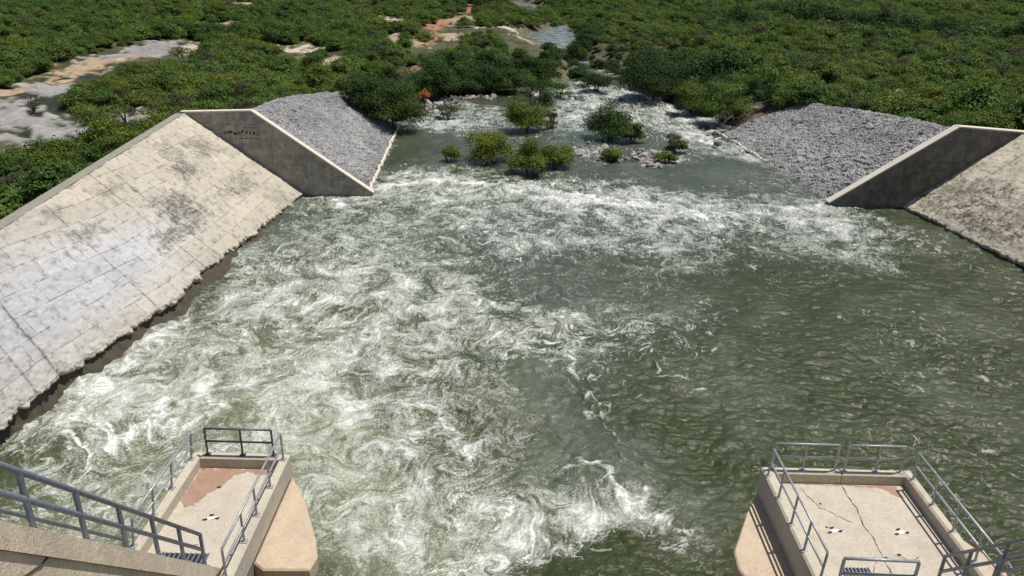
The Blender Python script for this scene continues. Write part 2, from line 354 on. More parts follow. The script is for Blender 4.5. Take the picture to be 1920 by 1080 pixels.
def wall_slab(side, label, mat, basemat, y0, y1, Ft, Tt, edge, jag, spots, seams, wash, crust):
    root = empty('training_wall', (0, 0, 0), label, 'dam wall', 'sloping concrete walls of the stilling basin')
    ys = np.arange(y0, y1 + 1e-3, 0.16); ys[-1] = y1; vs = np.linspace(0, 1, 90)
    f = ip(ys, Ft) - side * 0.35 * sstep(94, 80, ys) if False else ip(ys, Ft)
    f = f - side * 0.35; t = ip(ys, Tt)
    je = ip(ys, edge) + jag * (0.5 * samp(TB_B, ys, ys * 0 + side * 3, 60) + 0.4 * samp(TB_C, ys, ys * 0 + side * 3, 30) + 0.5 * samp(TB_D, ys, ys * 0 + 7, 22)) * np.minimum(1, (y1 - ys) / 6 + 0.15)
    te = np.clip(je / 10.0, 0.005, 0.5)
    T = te[:, None] + (1 - te[:, None]) * vs[None, :]
    X = f[:, None] + (t - f)[:, None] * T; Z = 10 * T; Y = np.repeat(ys[:, None], len(vs), 1)
    L = np.hypot(t - f, 10)[:, None]; nx = 10 / L * (-side); nz = np.abs(t - f)[:, None] / L
    U = Y; V = T * L
    dz = 0.03 * samp(TB_C, U, V, 22) + 0.02 * samp(TB_D, U, V, 9)
    lowedge = np.exp(-(V - V[:, :1]) / 0.5)
    dz = dz - 0.16 * lowedge * np.abs(samp(TB_D, U, V, 6))
    X = X + nx * dz; Z = Z + nz * dz
    P = np.stack([X, Y, Z], -1)
    px, py = proj_np(P)
    st = np.zeros(X.shape); wa = np.zeros(X.shape); cr_ = np.zeros(X.shape); se = np.zeros(X.shape)
    for (qx, qy, ru, rv, amp) in spots:
        i = np.unravel_index(np.argmin((px - qx) ** 2 + (py - qy) ** 2), px.shape)
        du = (U - U[i]) / ru; dv = (V - V[i]) / rv
        st += amp * (1 - sstep(0.55, 1.25, np.maximum(np.abs(du), np.abs(dv)) + 0.35 * samp(TB_C, U, V, 8)))
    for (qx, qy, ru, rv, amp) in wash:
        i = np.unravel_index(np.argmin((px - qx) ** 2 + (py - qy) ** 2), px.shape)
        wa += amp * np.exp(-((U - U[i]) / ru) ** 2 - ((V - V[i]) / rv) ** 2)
    for (qx, qy, wd) in seams:
        i = np.unravel_index(np.argmin((px - qx) ** 2 + (py - qy) ** 2), px.shape)
        se += np.exp(-((U - U[i] + 0.05 * samp(TB_D, V, V * 0, 9)) / wd) ** 2)
    if crust: cr_ = (1 - sstep(0.5, 1.5, V - V[:, :1] + 0.5 * samp(TB_C, U, V, 9))) * crust
    # skirt: slab thickness below the broken edge
    th = 0.55
    sk = np.stack([X[:, 0] - nx[:, 0] * th, ys, Z[:, 0] - nz[:, 0] * th + 0.05], -1)
    P = np.concatenate([sk[:, None, :], P], 1); pad = lambda a: np.concatenate([a[:, :1], a], 1)
    me = grid_mesh('facing_slab', P, flip=(side < 0))
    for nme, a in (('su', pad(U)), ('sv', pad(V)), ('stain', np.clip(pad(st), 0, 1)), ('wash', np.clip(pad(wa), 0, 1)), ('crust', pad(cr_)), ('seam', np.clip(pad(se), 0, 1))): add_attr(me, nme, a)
    link('facing_slab', me, mat, root)
    # wet footing under the slab
    tb = np.linspace(-0.3, 0.32, 24); fb = ip(ys, Ft)
    Xb = fb[:, None] + (t - fb)[:, None] * np.maximum(tb, -0.05)[None, :] * 1.0 + side * 0.14 * samp(TB_B, np.repeat(ys[:, None], 24, 1), tb[None, :] * 10, 18)
    Zb = np.repeat((10 * tb)[None, :], len(ys), 0); Xb = Xb + side * 0.35
    mb_ = grid_mesh('footing', np.stack([Xb, np.repeat(ys[:, None], 24, 1), Zb], -1), flip=(side < 0)); link('footing', mb_, basemat, root)
    # coping, back and downstream end of the wall
    b = MB(); tt = t
    n = len(ys)
    for i in range(0, n - 6, 6):
        j = min(i + 6, n - 1)
        b.quad((tt[i] - side * 0.06, ys[i], 10.02), (tt[j] - side * 0.06, ys[j], 10.02), (tt[j] + side * 0.9, ys[j], 10.05), (tt[i] + side * 0.9, ys[i], 10.05))
        b.quad((tt[i] + side * 0.9, ys[i], 10.05), (tt[j] + side * 0.9, ys[j], 10.05), (tt[j] + side * 1.5, ys[j], 3), (tt[i] + side * 1.5, ys[i], 3))
    b.build('coping', M['pier'], root)
    return root
M['wet'] = concrete('wet_concrete', (0.085, 0.074, 0.052), (0.03, 0.027, 0.02), 0.7, streak=0.6)
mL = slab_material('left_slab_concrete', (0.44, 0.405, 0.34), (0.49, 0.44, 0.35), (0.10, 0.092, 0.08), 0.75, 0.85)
mR = slab_material('right_slab_concrete', (0.60, 0.54, 0.43), (0.42, 0.38, 0.30), (0.06, 0.056, 0.048), 0.0, 1.05, 1.7)
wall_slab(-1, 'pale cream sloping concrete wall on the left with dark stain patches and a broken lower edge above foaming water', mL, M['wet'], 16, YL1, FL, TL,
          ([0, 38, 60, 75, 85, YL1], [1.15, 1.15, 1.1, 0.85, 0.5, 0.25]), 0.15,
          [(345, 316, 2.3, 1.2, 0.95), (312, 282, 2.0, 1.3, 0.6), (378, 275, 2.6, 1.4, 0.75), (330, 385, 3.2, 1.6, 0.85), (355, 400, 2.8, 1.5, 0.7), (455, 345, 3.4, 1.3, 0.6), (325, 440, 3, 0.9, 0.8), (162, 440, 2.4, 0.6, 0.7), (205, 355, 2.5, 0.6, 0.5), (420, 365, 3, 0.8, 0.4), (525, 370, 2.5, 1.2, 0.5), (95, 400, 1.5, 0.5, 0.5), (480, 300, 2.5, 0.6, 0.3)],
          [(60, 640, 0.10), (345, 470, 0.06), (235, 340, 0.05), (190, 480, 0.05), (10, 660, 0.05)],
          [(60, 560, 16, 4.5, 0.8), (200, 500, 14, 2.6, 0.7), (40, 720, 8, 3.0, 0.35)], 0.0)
wall_slab(1, 'weathered brown sloping concrete wall on the right, streaked black with a pale crust along the water', mR, M['wet'], 30, YR1, FR, TR,
          ([0, 60, 80, YR1], [0.8, 0.7, 0.5, 0.3]), 0.09,
          [(1840, 440, 6, 2.4, 0.8), (1800, 360, 5, 2.2, 0.7), (1760, 400, 5, 1.6, 0.8), (1900, 400, 6, 3, 0.6)], [(1850, 330, 0.08), (1890, 400, 0.08)],
          [(1900, 330, 6, 3, 0.0)], 0.8)

# transverse end walls (upstream-facing faces), each a thick wall whose top follows the slope
def end_wall(pts, y0, label, capw, text=False, dark=0.6, base=(0.25, 0.235, 0.2)):
    root = empty('end_wall', (pts[0][0], y0, 0), label, 'retaining wall', 'end walls closing the stilling basin')
    off = pts[0][0]
    k_ = len(pts); mb = MB()
    A = [(x - off, 0, z) for x, z in pts]; B = [(x - off, capw, z) for x, z in pts]
    mb.v += A + B
    f1 = tuple(range(k_)); mb.f.append(f1); mb.f.append(tuple(reversed([i + k_ for i in f1])))
    for i in range(k_): j = (i + 1) % k_; mb.f.append((i, i + k_, j + k_, j))
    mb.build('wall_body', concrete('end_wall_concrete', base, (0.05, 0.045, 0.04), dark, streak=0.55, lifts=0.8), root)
    # pale cap along the top edges
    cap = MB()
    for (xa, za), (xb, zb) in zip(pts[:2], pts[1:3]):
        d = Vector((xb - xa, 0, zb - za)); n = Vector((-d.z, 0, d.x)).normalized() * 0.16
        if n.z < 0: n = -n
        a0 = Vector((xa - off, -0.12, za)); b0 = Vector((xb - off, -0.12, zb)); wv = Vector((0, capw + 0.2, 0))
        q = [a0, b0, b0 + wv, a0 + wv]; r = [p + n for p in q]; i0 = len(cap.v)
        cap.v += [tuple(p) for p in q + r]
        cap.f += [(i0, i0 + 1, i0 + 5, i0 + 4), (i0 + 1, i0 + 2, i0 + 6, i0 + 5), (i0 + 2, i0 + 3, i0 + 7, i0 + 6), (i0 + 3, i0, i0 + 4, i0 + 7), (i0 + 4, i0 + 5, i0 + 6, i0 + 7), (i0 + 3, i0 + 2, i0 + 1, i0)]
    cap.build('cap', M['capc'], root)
    return root
M['capc'] = concrete('cap_concrete', (0.66, 0.61, 0.52), (0.3, 0.27, 0.22), 0.3)
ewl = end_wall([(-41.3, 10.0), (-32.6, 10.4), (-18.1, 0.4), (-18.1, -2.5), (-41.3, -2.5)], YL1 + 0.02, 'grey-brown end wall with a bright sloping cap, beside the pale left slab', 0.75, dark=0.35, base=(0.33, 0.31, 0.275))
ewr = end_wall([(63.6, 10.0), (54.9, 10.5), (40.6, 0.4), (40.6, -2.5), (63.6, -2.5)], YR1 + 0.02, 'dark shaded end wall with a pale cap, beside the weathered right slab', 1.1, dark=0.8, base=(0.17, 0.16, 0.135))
# faded, unreadable smears of old paint on the left end wall
k = NT('faded_paint'); k.color((0.06, 0.055, 0.05)); k.rough(0.9)
mb = MB(); r2 = random.Random(3)
def smear(x, z, w_, h_, sl_):
    y = -0.012; mb.quad((x, y, z), (x + w_, y, z + sl_), (x + w_ * 0.95, y, z + sl_ + h_), (x + 0.02, y, z + h_ * 0.9))
gx = 2.5 + 2.6
for wdt, sl_ in ((0.28, 0.1), (0.7, 0.15), (0.5, -0.1), (0.18, 0.0), (0.45, 0.3), (0.3, 0.25), (0.2, 0.0), (0.35, 0.05), (0.2, 0.0)):
    smear(gx, 7.55 + r2.uniform(-.05, .05), wdt, r2.uniform(0.16, 0.42), sl_); gx += wdt + r2.uniform(0.05, 0.22)
for i in range(4): smear(gx - 2.6 + i * 0.62, 6.98, 0.5, 0.12, r2.uniform(-.03, .03))
for i in range(3): smear(gx - 1.9 + i * 0.5, 8.35, 0.35, 0.10, 0.0)
mb.build('paint_mark', k.m, ewl)

# ------------------------------------------------------------------ riprap slopes
k = NT('riprap_rock'); c = k.coord(); a = k.noise(0.8, 6, 0.7, c); b = k.noise(5, 4, 0.7, c)
col = k.mix(k.attr('rk'), (0.20, 0.197, 0.192), (0.42, 0.412, 0.40)); col = k.mix(k.ramp(a, [(0.35, 0), (0.7, 0.6)]), col, (0.30, 0.30, 0.31))
col = k.mix(k.math('MULTIPLY', k.attr('gap'), 0.6), col, (0.06, 0.06, 0.065)); k.color(col); k.rough(0.85); k.bump(b, 0.8, 0.12)
M['riprap'] = k.m
def cells(x, y, seed):
    r = np.random.default_rng(seed); n = 128; jx = r.random((n, n)); jy = r.random((n, n)); va = r.random((n, n)); tx = r.normal(size=(n, n)); ty = r.normal(size=(n, n))
    ix = np.floor(x).astype(int); iy = np.floor(y).astype(int)
    d1 = np.full(x.shape, 9.0); d2 = np.full(x.shape, 9.0); v = np.zeros(x.shape); t = np.zeros(x.shape)
    for ox in (-1, 0, 1):
        for oy in (-1, 0, 1):
            cx = ix + ox; cy = iy + oy; a, b = cx % n, cy % n
            ddx = x - cx - jx[a, b]; ddy = y - cy - jy[a, b]; d = np.hypot(ddx, ddy)
            near = d < d1; d2 = np.where(near, d1, np.minimum(d2, d)); d1 = np.where(near, d, d1)
            v = np.where(near, va[a, b], v); t = np.where(near, tx[a, b] * ddx + ty[a, b] * ddy, t)
    return d1, d2, v, t
def riprap(side, y0, y1, Ft, Tt, Zt, label, seed, ext):
    ys = np.arange(y0, y1, 0.13); ts = np.linspace(-0.10, 1.0 + ext, 190)
    Y = np.repeat(ys[:, None], len(ts), 1); T = np.repeat(ts[None, :], len(ys), 0)
    f = ip(ys, Ft)[:, None]; t = ip(ys, Tt)[:, None]; z = ip(ys, Zt)[:, None]
    rimw = 0.06 * samp(TB_B, Y, T * 0 + seed, 30)
    L = np.hypot(t - f, z); V = T * L
    X = f + (t - f) * T + 0; Z = z * np.minimum(T, 1.0 + 0 * rimw) - np.maximum(T - 1, 0) * 2
    su = Y / 0.62; sv_ = V / 0.42
    su = su + 0.35 * sv_
    d1, d2, v, tt = cells(su, sv_, seed); e = d2 - d1
    e1, e2, v2, tt2 = cells(su * 0.45 + 5, sv_ * 0.45, seed + 1)
    h = 0.06 * np.minimum(e * 2.2, 1) + 0.05 * v + 0.05 * tt + 0.14 * v2 + 0.10 * tt2 + 0.05 * samp(TB_D, Y, V, 12) + 0.09 * samp(TB_A, Y, V, 45)
    nx = -side * z / L; nz = np.abs(t - f) / L
    P = np.stack([X + nx * h, Y, Z + nz * h - 0.2], -1)
    me = grid_mesh('riprap', P, smooth=False, flip=(side < 0))
    add_attr(me, 'rk', np.clip(0.05 + 0.5 * v + 0.25 * v2 + 0.13 * samp(TB_C, Y, V, 30) + 0.16 * samp(TB_A, Y, V * 1.5, 50), 0, 1)); add_attr(me, 'gap', 1 - sstep(0.03, 0.16, e))
    o = link('riprap_slope', me, M['riprap']); return tag(o, label, 'riprap', kind='stuff')
riprap(-1, YL1 + 0.8, YE + 0.5, RLf, RLt, RLz, 'grey broken riprap slope on the left bank beyond the capped end wall', 5, 0.12)
riprap(1, YR1 + 1.1, YE + 0.5, RRf, RRt, RRz, 'grey-blue riprap slope on the right bank beyond the dark end wall', 9, 0.12)
for nm, side, Ft, y0, lab in (('toe_kerb', -1, RLf, YL1 + 0.8, 'thin pale kerb at the foot of the left riprap along the water'), ('toe_kerb', 1, RRf, 118, 'broken pale kerb at the foot of the right riprap along the water')):
    mb = MB(); yy = np.arange(y0, YE + (1 if side < 0 else 3), 0.7); pts = []
    for q in yy: pts.append((float(ip(q, Ft)) + side * 0.1 + 0.1 * float(samp(TB_C, np.array([q]), np.array([3.]), 9)[0]), q, 0.18 + 0.1 * float(samp(TB_D, np.array([q]), np.array([side * 2.]), 7)[0])))
    mb.tube(pts, 0.24, 5); tag(mb.build(nm, M['capc']), lab, 'kerb', 'kerbs at the foot of the riprap')

# ------------------------------------------------------------------ water
ang = np.radians(np.linspace(50.0, 7.0, 980)); yr = HC / np.tan(ang)
yr = np.concatenate([[2, 8, 14, 18, 21], yr[yr > 22.5]])
nc = 1500; sc_ = np.linspace(0, 1, nc)
xl = np.interp(yr, [0, 60, 96, 106, 139, 176, 240], [-34, -31, -30, -25, -26, -22, -16]); xr = np.interp(yr, [0, 96, 110, 139, 176, 240], [59, 54, 47, 42, 37, 32])
YW = np.repeat(yr[:, None], nc, 1); XW = xl[:, None] + (xr - xl)[:, None] * sc_[None, :]
# painted-from-survey maps of foam cover, aeration and turbulence (blobs: px, py, rx px, ry px, rot deg, value)
def blobs(lst, x, y, add=False):
    out = np.zeros(x.shape, np.float32)
    for (qx, qy, rx, ry, rot, v) in lst:
        th = math.radians(rot); c0 = atz(qx, qy)
        a = (atz(qx + rx * math.cos(th), qy + rx * math.sin(th)) - atz(qx - rx * math.cos(th), qy - rx * math.sin(th)))[:2] / 2
        b = (atz(qx - ry * math.sin(th), qy + ry * math.cos(th)) - atz(qx + ry * math.sin(th), qy - ry * math.cos(th)))[:2] / 2
        Mx = np.linalg.inv(np.array([a, b]).T); dx = x - c0[0]; dy = y - c0[1]
        u = Mx[0, 0] * dx + Mx[0, 1] * dy; w_ = Mx[1, 0] * dx + Mx[1, 1] * dy
        out += v * np.exp(-(u * u + w_ * w_)).astype(np.float32)
    return out
WA = table(256, 2.0, 2, 9, 5); WB = table(256, 1.6, 4, 22, 6)
wx = XW + 1.7 * samp(WA, XW, YW, 44) + 0.35 * samp(WB, XW, YW, 17); wy = YW + 2.2 * samp(WA, XW + 9, YW + 31, 44) + 0.45 * samp(WB, XW + 5, YW, 17)
foam_l = [(250, 700, 200, 160, -35, .40), (480, 600, 210, 110, -25, .42), (640, 470, 200, 70, -8, .28), (700, 560, 230, 80, 10, .50), (840, 620, 170, 70, 15, .42),
          (560, 740, 220, 110, 0, .45), (760, 760, 150, 90, 15, .38), (620, 900, 220, 130, 0, .42), (850, 930, 150, 110, 20, .50), (950, 1030, 180, 80, 0, .42), (1010, 950, 150, 60, 25, .45), (1110, 1060, 90, 60, 0, .6), (1010, 1080, 180, 60, 0, .5), (1060, 650, 110, 90, 15, .20), (1020, 560, 150, 50, 15, .16), (1100, 465, 260, 50, 0, .16), (1130, 760, 60, 60, 0, .15), (760, 660, 200, 80, 10, .25), (300, 860, 170, 90, 0, .30), (100, 820, 120, 60, -30, .35),
          (820, 345, 190, 30, 0, .75), (1050, 360, 240, 26, 4, .65), (1180, 392, 230, 24, 3, .68), (1380, 415, 230, 45, 6, .42), (1560, 400, 120, 40, 12, .35), (760, 410, 200, 40, -5, .16), (1060, 470, 220, 50, 5, .17), (1300, 500, 160, 50, 5, .10), (1000, 420, 200, 30, 5, .2), (1600, 480, 90, 50, 0, .16), (640, 385, 90, 30, -15, .42),
          (1120, 930, 110, 60, 35, .18), (1050, 620, 110, 50, 20, .25), (1250, 620, 120, 60, 20, .08),
          (880, 235, 110, 16, 5, .55), (900, 205, 60, 16, 5, .5), (1090, 190, 60, 28, 0, 1.2), (1190, 190, 110, 30, 12, 1.2), (1270, 225, 90, 24, 15, .9), (1340, 260, 110, 18, 30, .5), (1290, 285, 40, 22, 0, .6), (1070, 230, 40, 30, 0, .40), (1030, 170, 30, 12, 0, .5), (1090, 290, 60, 20, 0, .4), (960, 280, 30, 20, 0, .4), (800, 230, 40, 20, 0, .4),
          (1180, 130, 60, 30, 0, 1.0)]
foam_m = [(575, 640, 85, 28, -12, .50), (250, 860, 75, 40, 0, .42), (300, 740, 40, 45, 0, .25), (640, 830, 70, 36, 0, .30), (700, 800, 60, 45, 0, .28), (1030, 540, 90, 30, 20, .10), (1070, 760, 100, 50, 30, .30), (1120, 820, 70, 35, 30, .25), (980, 710, 70, 35, 20, .22), (1020, 850, 90, 40, 30, .15), (1050, 980, 60, 50, 0, .15),
          (560, 460, 60, 22, 0, .12), (830, 420, 140, 22, 0, .08), (620, 300, 60, 50, 0, .1), (850, 290, 120, 24, 0, .2), (985, 720, 80, 40, 20, .25), (600, 300, 5, 5, 0, 0.0)]
aer_l = [(300, 800, 300, 170, -20, .50), (650, 880, 300, 190, 0, .75), (600, 640, 300, 120, -10, .40), (880, 1010, 200, 120, 0, .45), (560, 500, 300, 80, -10, .25), (850, 360, 300, 60, 0, .15)]
grey_l = [(800, 420, 420, 90, 0, .75), (1080, 520, 190, 100, 20, .75), (1060, 780, 170, 150, 30, .85), (1050, 960, 130, 110, 20, .5), (1250, 400, 350, 50, 0, .6), (1000, 250, 400, 60, 0, .95), (1350, 330, 300, 60, 10, .9), (500, 420, 200, 60, -20, .5), (1650, 660, 160, 60, 0, .2), (1100, 160, 200, 30, 0, .9)]
turb_l = [(500, 800, 500, 300, 0, 1.0), (900, 900, 250, 250, 0, .5), (700, 520, 350, 120, 0, .4), (1000, 375, 350, 30, 3, .5), (1180, 195, 150, 30, 8, 1.6), (880, 220, 90, 25, 0, .7)]
FO = blobs(foam_l, wx, wy) - blobs(foam_m, wx, wy); AE = np.clip(blobs(aer_l, wx, wy), 0, 1); GR = np.clip(blobs(grey_l, wx, wy), 0, 1); TU = np.clip(0.18 + 0.8 * blobs(turb_l, wx, wy), 0, 1.6)
# filaments: carry points backwards through a turbulent velocity field, then read a ridged noise there
def potential(T, per): 
    n = T.shape[0]; h = per / n
    gx = (np.roll(T, -1, 0) - np.roll(T, 1, 0)) / (2 * h); gy = (np.roll(T, -1, 1) - np.roll(T, 1, 1)) / (2 * h)
    s = math.sqrt(float((gx ** 2 + gy ** 2).mean())); return (gy / s).astype(np.float32), (-gx / s).astype(np.float32)
P1 = table(256, 2.3, 3, 14, 21); P2 = table(256, 2.0, 4, 24, 22); P3 = table(256, 1.6, 5, 40, 23)
fields = [(potential(P1, 46.0), 46.0, 0.66), (potential(P2, 19.0), 19.0, 0.27), (potential(P3, 7.5), 7.5, 0.09)]
ax = XW.astype(np.float32).copy(); ay = YW.astype(np.float32).copy()
amp = (0.35 + 0.75 * np.clip(TU, 0, 1)).astype(np.float32)
for stp in range(20):
    if stp == 2: hx, hy = ax.copy(), ay.copy()
    vx = 0; vy = 0
    for (u_, v_), per, a_ in fields: vx = vx + a_ * samp(u_, ax, ay, per); vy = vy + a_ * samp(v_, ax, ay, per)
    ax -= amp * vx * 0.30; ay -= amp * (vy * 0.30)
R1 = table(512, 0.9, 6, 60, 31); R2 = table(512, 0.8, 10, 120, 32); R3 = table(512, 0.7, 24, 250, 33)
ridge = lambda T, x, y, p: 1 - np.minimum(1, np.abs(samp(T, x, y, p)) * 1.5)
r1 = ridge(R1, ax, ay, 22.0); r2_ = ridge(R2, ax * 0.9 + 3, ay, 14.0); r3 = ridge(R3, ax, ay + 7, 9.0)
b1 = samp(R1, ax + 11, ay + 5, 26.0)
Q1 = table(512, 1.6, 5, 40, 61); Q2 = table(512, 1.5, 7, 60, 62); Q3 = table(512, 1.4, 12, 80, 63)
thin = lambda T, x, y, p, w_: np.exp(-(samp(T, x, y, p) / w_) ** 2)
net = np.maximum(np.maximum(thin(Q1, ax, ay, 27.0, .24), 0.85 * thin(Q2, ax, ay + 3, 15.0, .28)), 0.75 * thin(Q3, ax + 2, ay, 9.5, .32))
net = net * (0.55 + 0.45 * sstep(-0.8, 0.9, b1 + 0.5 * samp(R2, ax + 7, ay, 19.0)))
fil = 0.36 * r1 ** 1.5 + 0.34 * r2_ ** 1.5 + 0.22 * r3 + 0.16 * b1
fil = (fil - fil.mean()) / fil.std()
# waves
h0 = 0.17 * samp(table(256, 1.8, 3, 12, 41), hx, hy, 34) + 0.045 * samp(table(256, 1.5, 5, 22, 42), hx, hy, 15) + 0.012 * fil
chop = 0.038 * samp(table(512, 1.4, 12, 60, 43), XW * 0.55 + YW * 0.18, YW, 30) + 0.012 * samp(table(512, 1.4, 14, 50, 44), XW * 0.7 - YW * 0.2, YW, 13)
capb = blobs([(1850, 800, 260, 200, 0, .7), (1450, 760, 200, 120, 0, .35), (1230, 650, 160, 110, 25, .45), (1750, 620, 200, 60, 0, .3)], wx, wy)
HW = h0 * (0.3 + 0.9 * TU) + chop * (1.0 + 0.9 * np.clip(capb, 0, 1) - 0.3 * np.clip(TU, 0, 1))
# breaking fronts: curved crest lines standing a little proud, heavy with foam
def crest(pts, wd, x, y):
    ws = [atz(*p)[:2] for p in pts]; best = np.full(x.shape, 1e3)
    for a, b in zip(ws[:-1], ws[1:]):
        d = b - a; t = np.clip(((x - a[0]) * d[0] + (y - a[1]) * d[1]) / (d @ d), 0, 1); best = np.minimum(best, np.hypot(x - a[0] - t * d[0], y - a[1] - t * d[1]))
    return np.exp(-(best / wd) ** 2)
CR = np.zeros(XW.shape)
jx = XW + 0.4 * samp(WB, XW, YW, 14); jy = YW + 0.4 * samp(WB, XW + 4, YW, 14)
for pts, wd, a_ in [([(1108, 735), (1130, 790), (1155, 815), (1170, 850)], .30, .6), ([(1080, 868), (1125, 885), (1160, 915), (1185, 945)], .45, .9), ([(1230, 970), (1265, 995), (1285, 1030)], .5, .5),
                  ([(880, 560), (960, 575), (1010, 590), (1080, 590)], .5, .35), ([(800, 770), (850, 800), (890, 860)], .5, .5), ([(220, 830), (270, 800), (300, 775)], .7, .7), ([(310, 810), (325, 770), (310, 745)], .5, .4), ([(380, 720), (400, 770), (350, 800)], .5, .5),
                  ([(600, 770), (700, 765), (760, 775)], .4, .35), ([(130, 745), (200, 700), (330, 610)], .5, .35), ([(20, 845), (120, 780), (250, 680)], .5, .35), ([(1060, 700), (960, 690), (900, 710)], .5, .25),
                  ([(700, 355), (800, 338), (900, 345), (1050, 362), (1240, 385)], .9, .45), ([(1040, 375), (1180, 385), (1340, 405)], 1.1, .35)]:
    CR = np.maximum(CR, a_ * crest(pts, wd, jx, jy))
HW += 0.16 * CR
# whitecaps on the calm right side and small breaking caps elsewhere
capb = blobs([(1850, 800, 260, 200, 0, .7), (1450, 760, 200, 120, 0, .35), (1230, 650, 160, 110, 25, .45), (1750, 620, 200, 60, 0, .3)], wx, wy)
cap = sstep(0.9, 2.4, samp(table(512, 1.1, 10, 90, 51), ax * 0.6 + ay * 0.2, ay * 1.2, 30) + 0.5 * fil) * sstep(0.25, 1.0, capb + 0.55 * samp(WA, XW + 5, YW, 50) + 0.35 * samp(WB, XW, YW, 24))
patch = samp(WA, wx, wy, 30); pat2 = samp(WB, hx, hy, 22)
cov = np.tanh(np.clip(FO, 0, None) * 2.1)
fm = cov * (0.43 + 0.10 * pat2 + 0.07 * patch) + np.clip(cov, 0, 1) ** 0.7 * (0.50 * net + 0.09 * fil - 0.06) + 0.95 * CR * (0.45 + 0.55 * sstep(-0.6, 0.9, fil)) + 0.55 * cap - 0.04 * (1 - cov) + (0.30 * net + 0.05 * fil) * (1 - cov) * (0.30 + 0.70 * np.clip(TU, 0, 1))
HW *= np.where(YW > 205, 0.3, 1.0); HW[:5] = 0
me = grid_mesh('water', np.stack([XW, YW, HW], -1))
add_attr(me, 'foam', fm); add_attr(me, 'aer', np.clip(AE * (0.9 + 0.12 * fil) + 0.04 * patch, 0, 1)); add_attr(me, 'grey', np.clip(GR * (0.85 + 0.16 * fil) + 0.06 * patch, 0, 1)); add_attr(me, 'fil', np.clip(0.5 + fil * 0.25, 0, 1))
k = NT('river_water'); c = k.coord()
n1_ = k.noise(7.0, 6, 0.75, c, 0.6); n2_ = k.noise(1.5, 5, 0.7, c, 1.2)
f = k.math('ADD', k.attr('foam'), k.math('MULTIPLY', k.math('SUBTRACT', n1_, 0.5), 0.44)); f = k.math('ADD', f, k.math('MULTIPLY', k.math('SUBTRACT', n2_, 0.5), 0.22))
fa = k.ramp(f, [(0.22, 0), (0.42, 0.24), (0.62, 0.48), (1.02, 1)])
deep = k.mix(k.attr('grey'), (0.030, 0.039, 0.012), (0.070, 0.084, 0.066))
deep = k.mix(k.attr('aer'), deep, (0.205, 0.225, 0.150))
deep = k.mix(k.math('MULTIPLY', k.attr('fil'), 0.35), deep, k.mix(1.0, deep, (1.5, 1.5, 1.45), 'MULTIPLY'))
k.color(k.mix(fa, deep, (0.63, 0.655, 0.62)))
k.rough(k.ramp(fa, [(0.0, 0.17), (0.4, 0.6), (1, 0.9)])); k.p.inputs['IOR'].default_value = 1.33; k.p.inputs['Specular IOR Level'].default_value = 0.5
rip = k.noise(1.0, 4, 0.6, k.coord(scale=(1.5, 3.4, 1), rot=(0, 0, 0.3)), 0.8); rip2 = k.noise(1.0, 3, 0.6, k.coord(scale=(6, 12, 1), rot=(0, 0, 0.3)), 0.5)
k.bump(k.math('ADD', k.math('ADD', k.math('MULTIPLY', rip, 1.0), k.math('MULTIPLY', rip2, 0.45)), k.math('MULTIPLY', fa, 0.3)), 0.9, 0.10)
tag(link('water', me, k.m), kind='structure')
# farther reaches of the river, seen between the trees
k = NT('far_water'); c = k.coord(); k.color(k.mix(k.ramp(k.noise(0.25, 6, 0.75, c), [(0.45, 0), (0.62, 1)]), (0.07, 0.085, 0.075), (0.34, 0.36, 0.37))); k.rough(0.2); k.bump(k.noise(1.5, 4, 0.6, c), 1.0, 0.25)
yf = np.linspace(212, 900, 200); xs_ = np.linspace(-1, 1, 24)
ctr = (ip(yf, RVl) + ip(yf, RVr)) / 2
me = grid_mesh('river', np.stack([ctr[:, None] + xs_[None, :] * 26, np.repeat(yf[:, None], 24, 1), np.zeros((200, 24)) - 0.05], -1))
tag(link('river', me, k.m), kind='structure')

# ------------------------------------------------------------------ platforms on the outlet piers
def railing(label, posts, tops, mids, r, mat, group, rp=None, cat='railing'):
    base = Vector(posts[0][0]); root = empty('railing', tuple(base), label, cat, group)
    sub = lambda p: tuple(Vector(p) - base)
    for nm, lines in (('top_rail', tops), ('mid_rail', mids)):
        for ln in lines:
            mb = MB(); mb.tube([sub(p) for p in ln], r, 10); mb.build(nm, mat, root, True)
    for a, b in posts:
        mb = MB(); a = Vector(sub(a)); b = Vector(sub(b)); mb.tube([a, b], rp or r, 10)
        mb.box(a.x - 0.09, a.x + 0.09, a.y - 0.09, a.y + 0.09, a.z, a.z + 0.025); mb.build('post', mat, root, False)
    return root
def side_rail(x, xb, ys_, zt, zm, zb, label, mat, r=0.035, grp='railings round the outlet platforms'):
    y0, y1 = ys_[0], ys_[-1]
    return railing(label, [((xb, y, zb), (x, y, zt - 0.01)) for y in ys_], [[(x, y0, zt), (x, y1, zt)]], [[((x + xb) / 2, y0, zm), ((x + xb) / 2, y1, zm)]], r, mat, grp)
def front_rail(xs, y, zt, zm, zb, label, mat, r=0.035, grp='railings round the outlet platforms'):
    return railing(label, [((x, y, zb), (x, y, zt - 0.01)) for x in xs], [[(xs[0], y, zt), (xs[-1], y, zt)]], [[(xs[0], y, zm), (xs[-1], y, zm)]], r, mat, grp)
def grate(root, x0, x1, y0, y1, z, n):
    mb = MB(); mb.box(x0, x1, y0, y1, z + 0.003, z + 0.01); g = mb.build('grate_recess', M['dark'], root)
    mb = MB()
    for i in range(n): q = x0 + (i + .5) * (x1 - x0) / n; mb.box(q - 0.02, q + 0.02, y0, y1, z + 0.012, z + 0.04)
    mb.box(x0 - .04, x0, y0, y1, z + 0.003, z + 0.045); mb.box(x1, x1 + .04, y0, y1, z + 0.003, z + 0.045)
    mb.build('grate_bars', M['rail_b'], root)
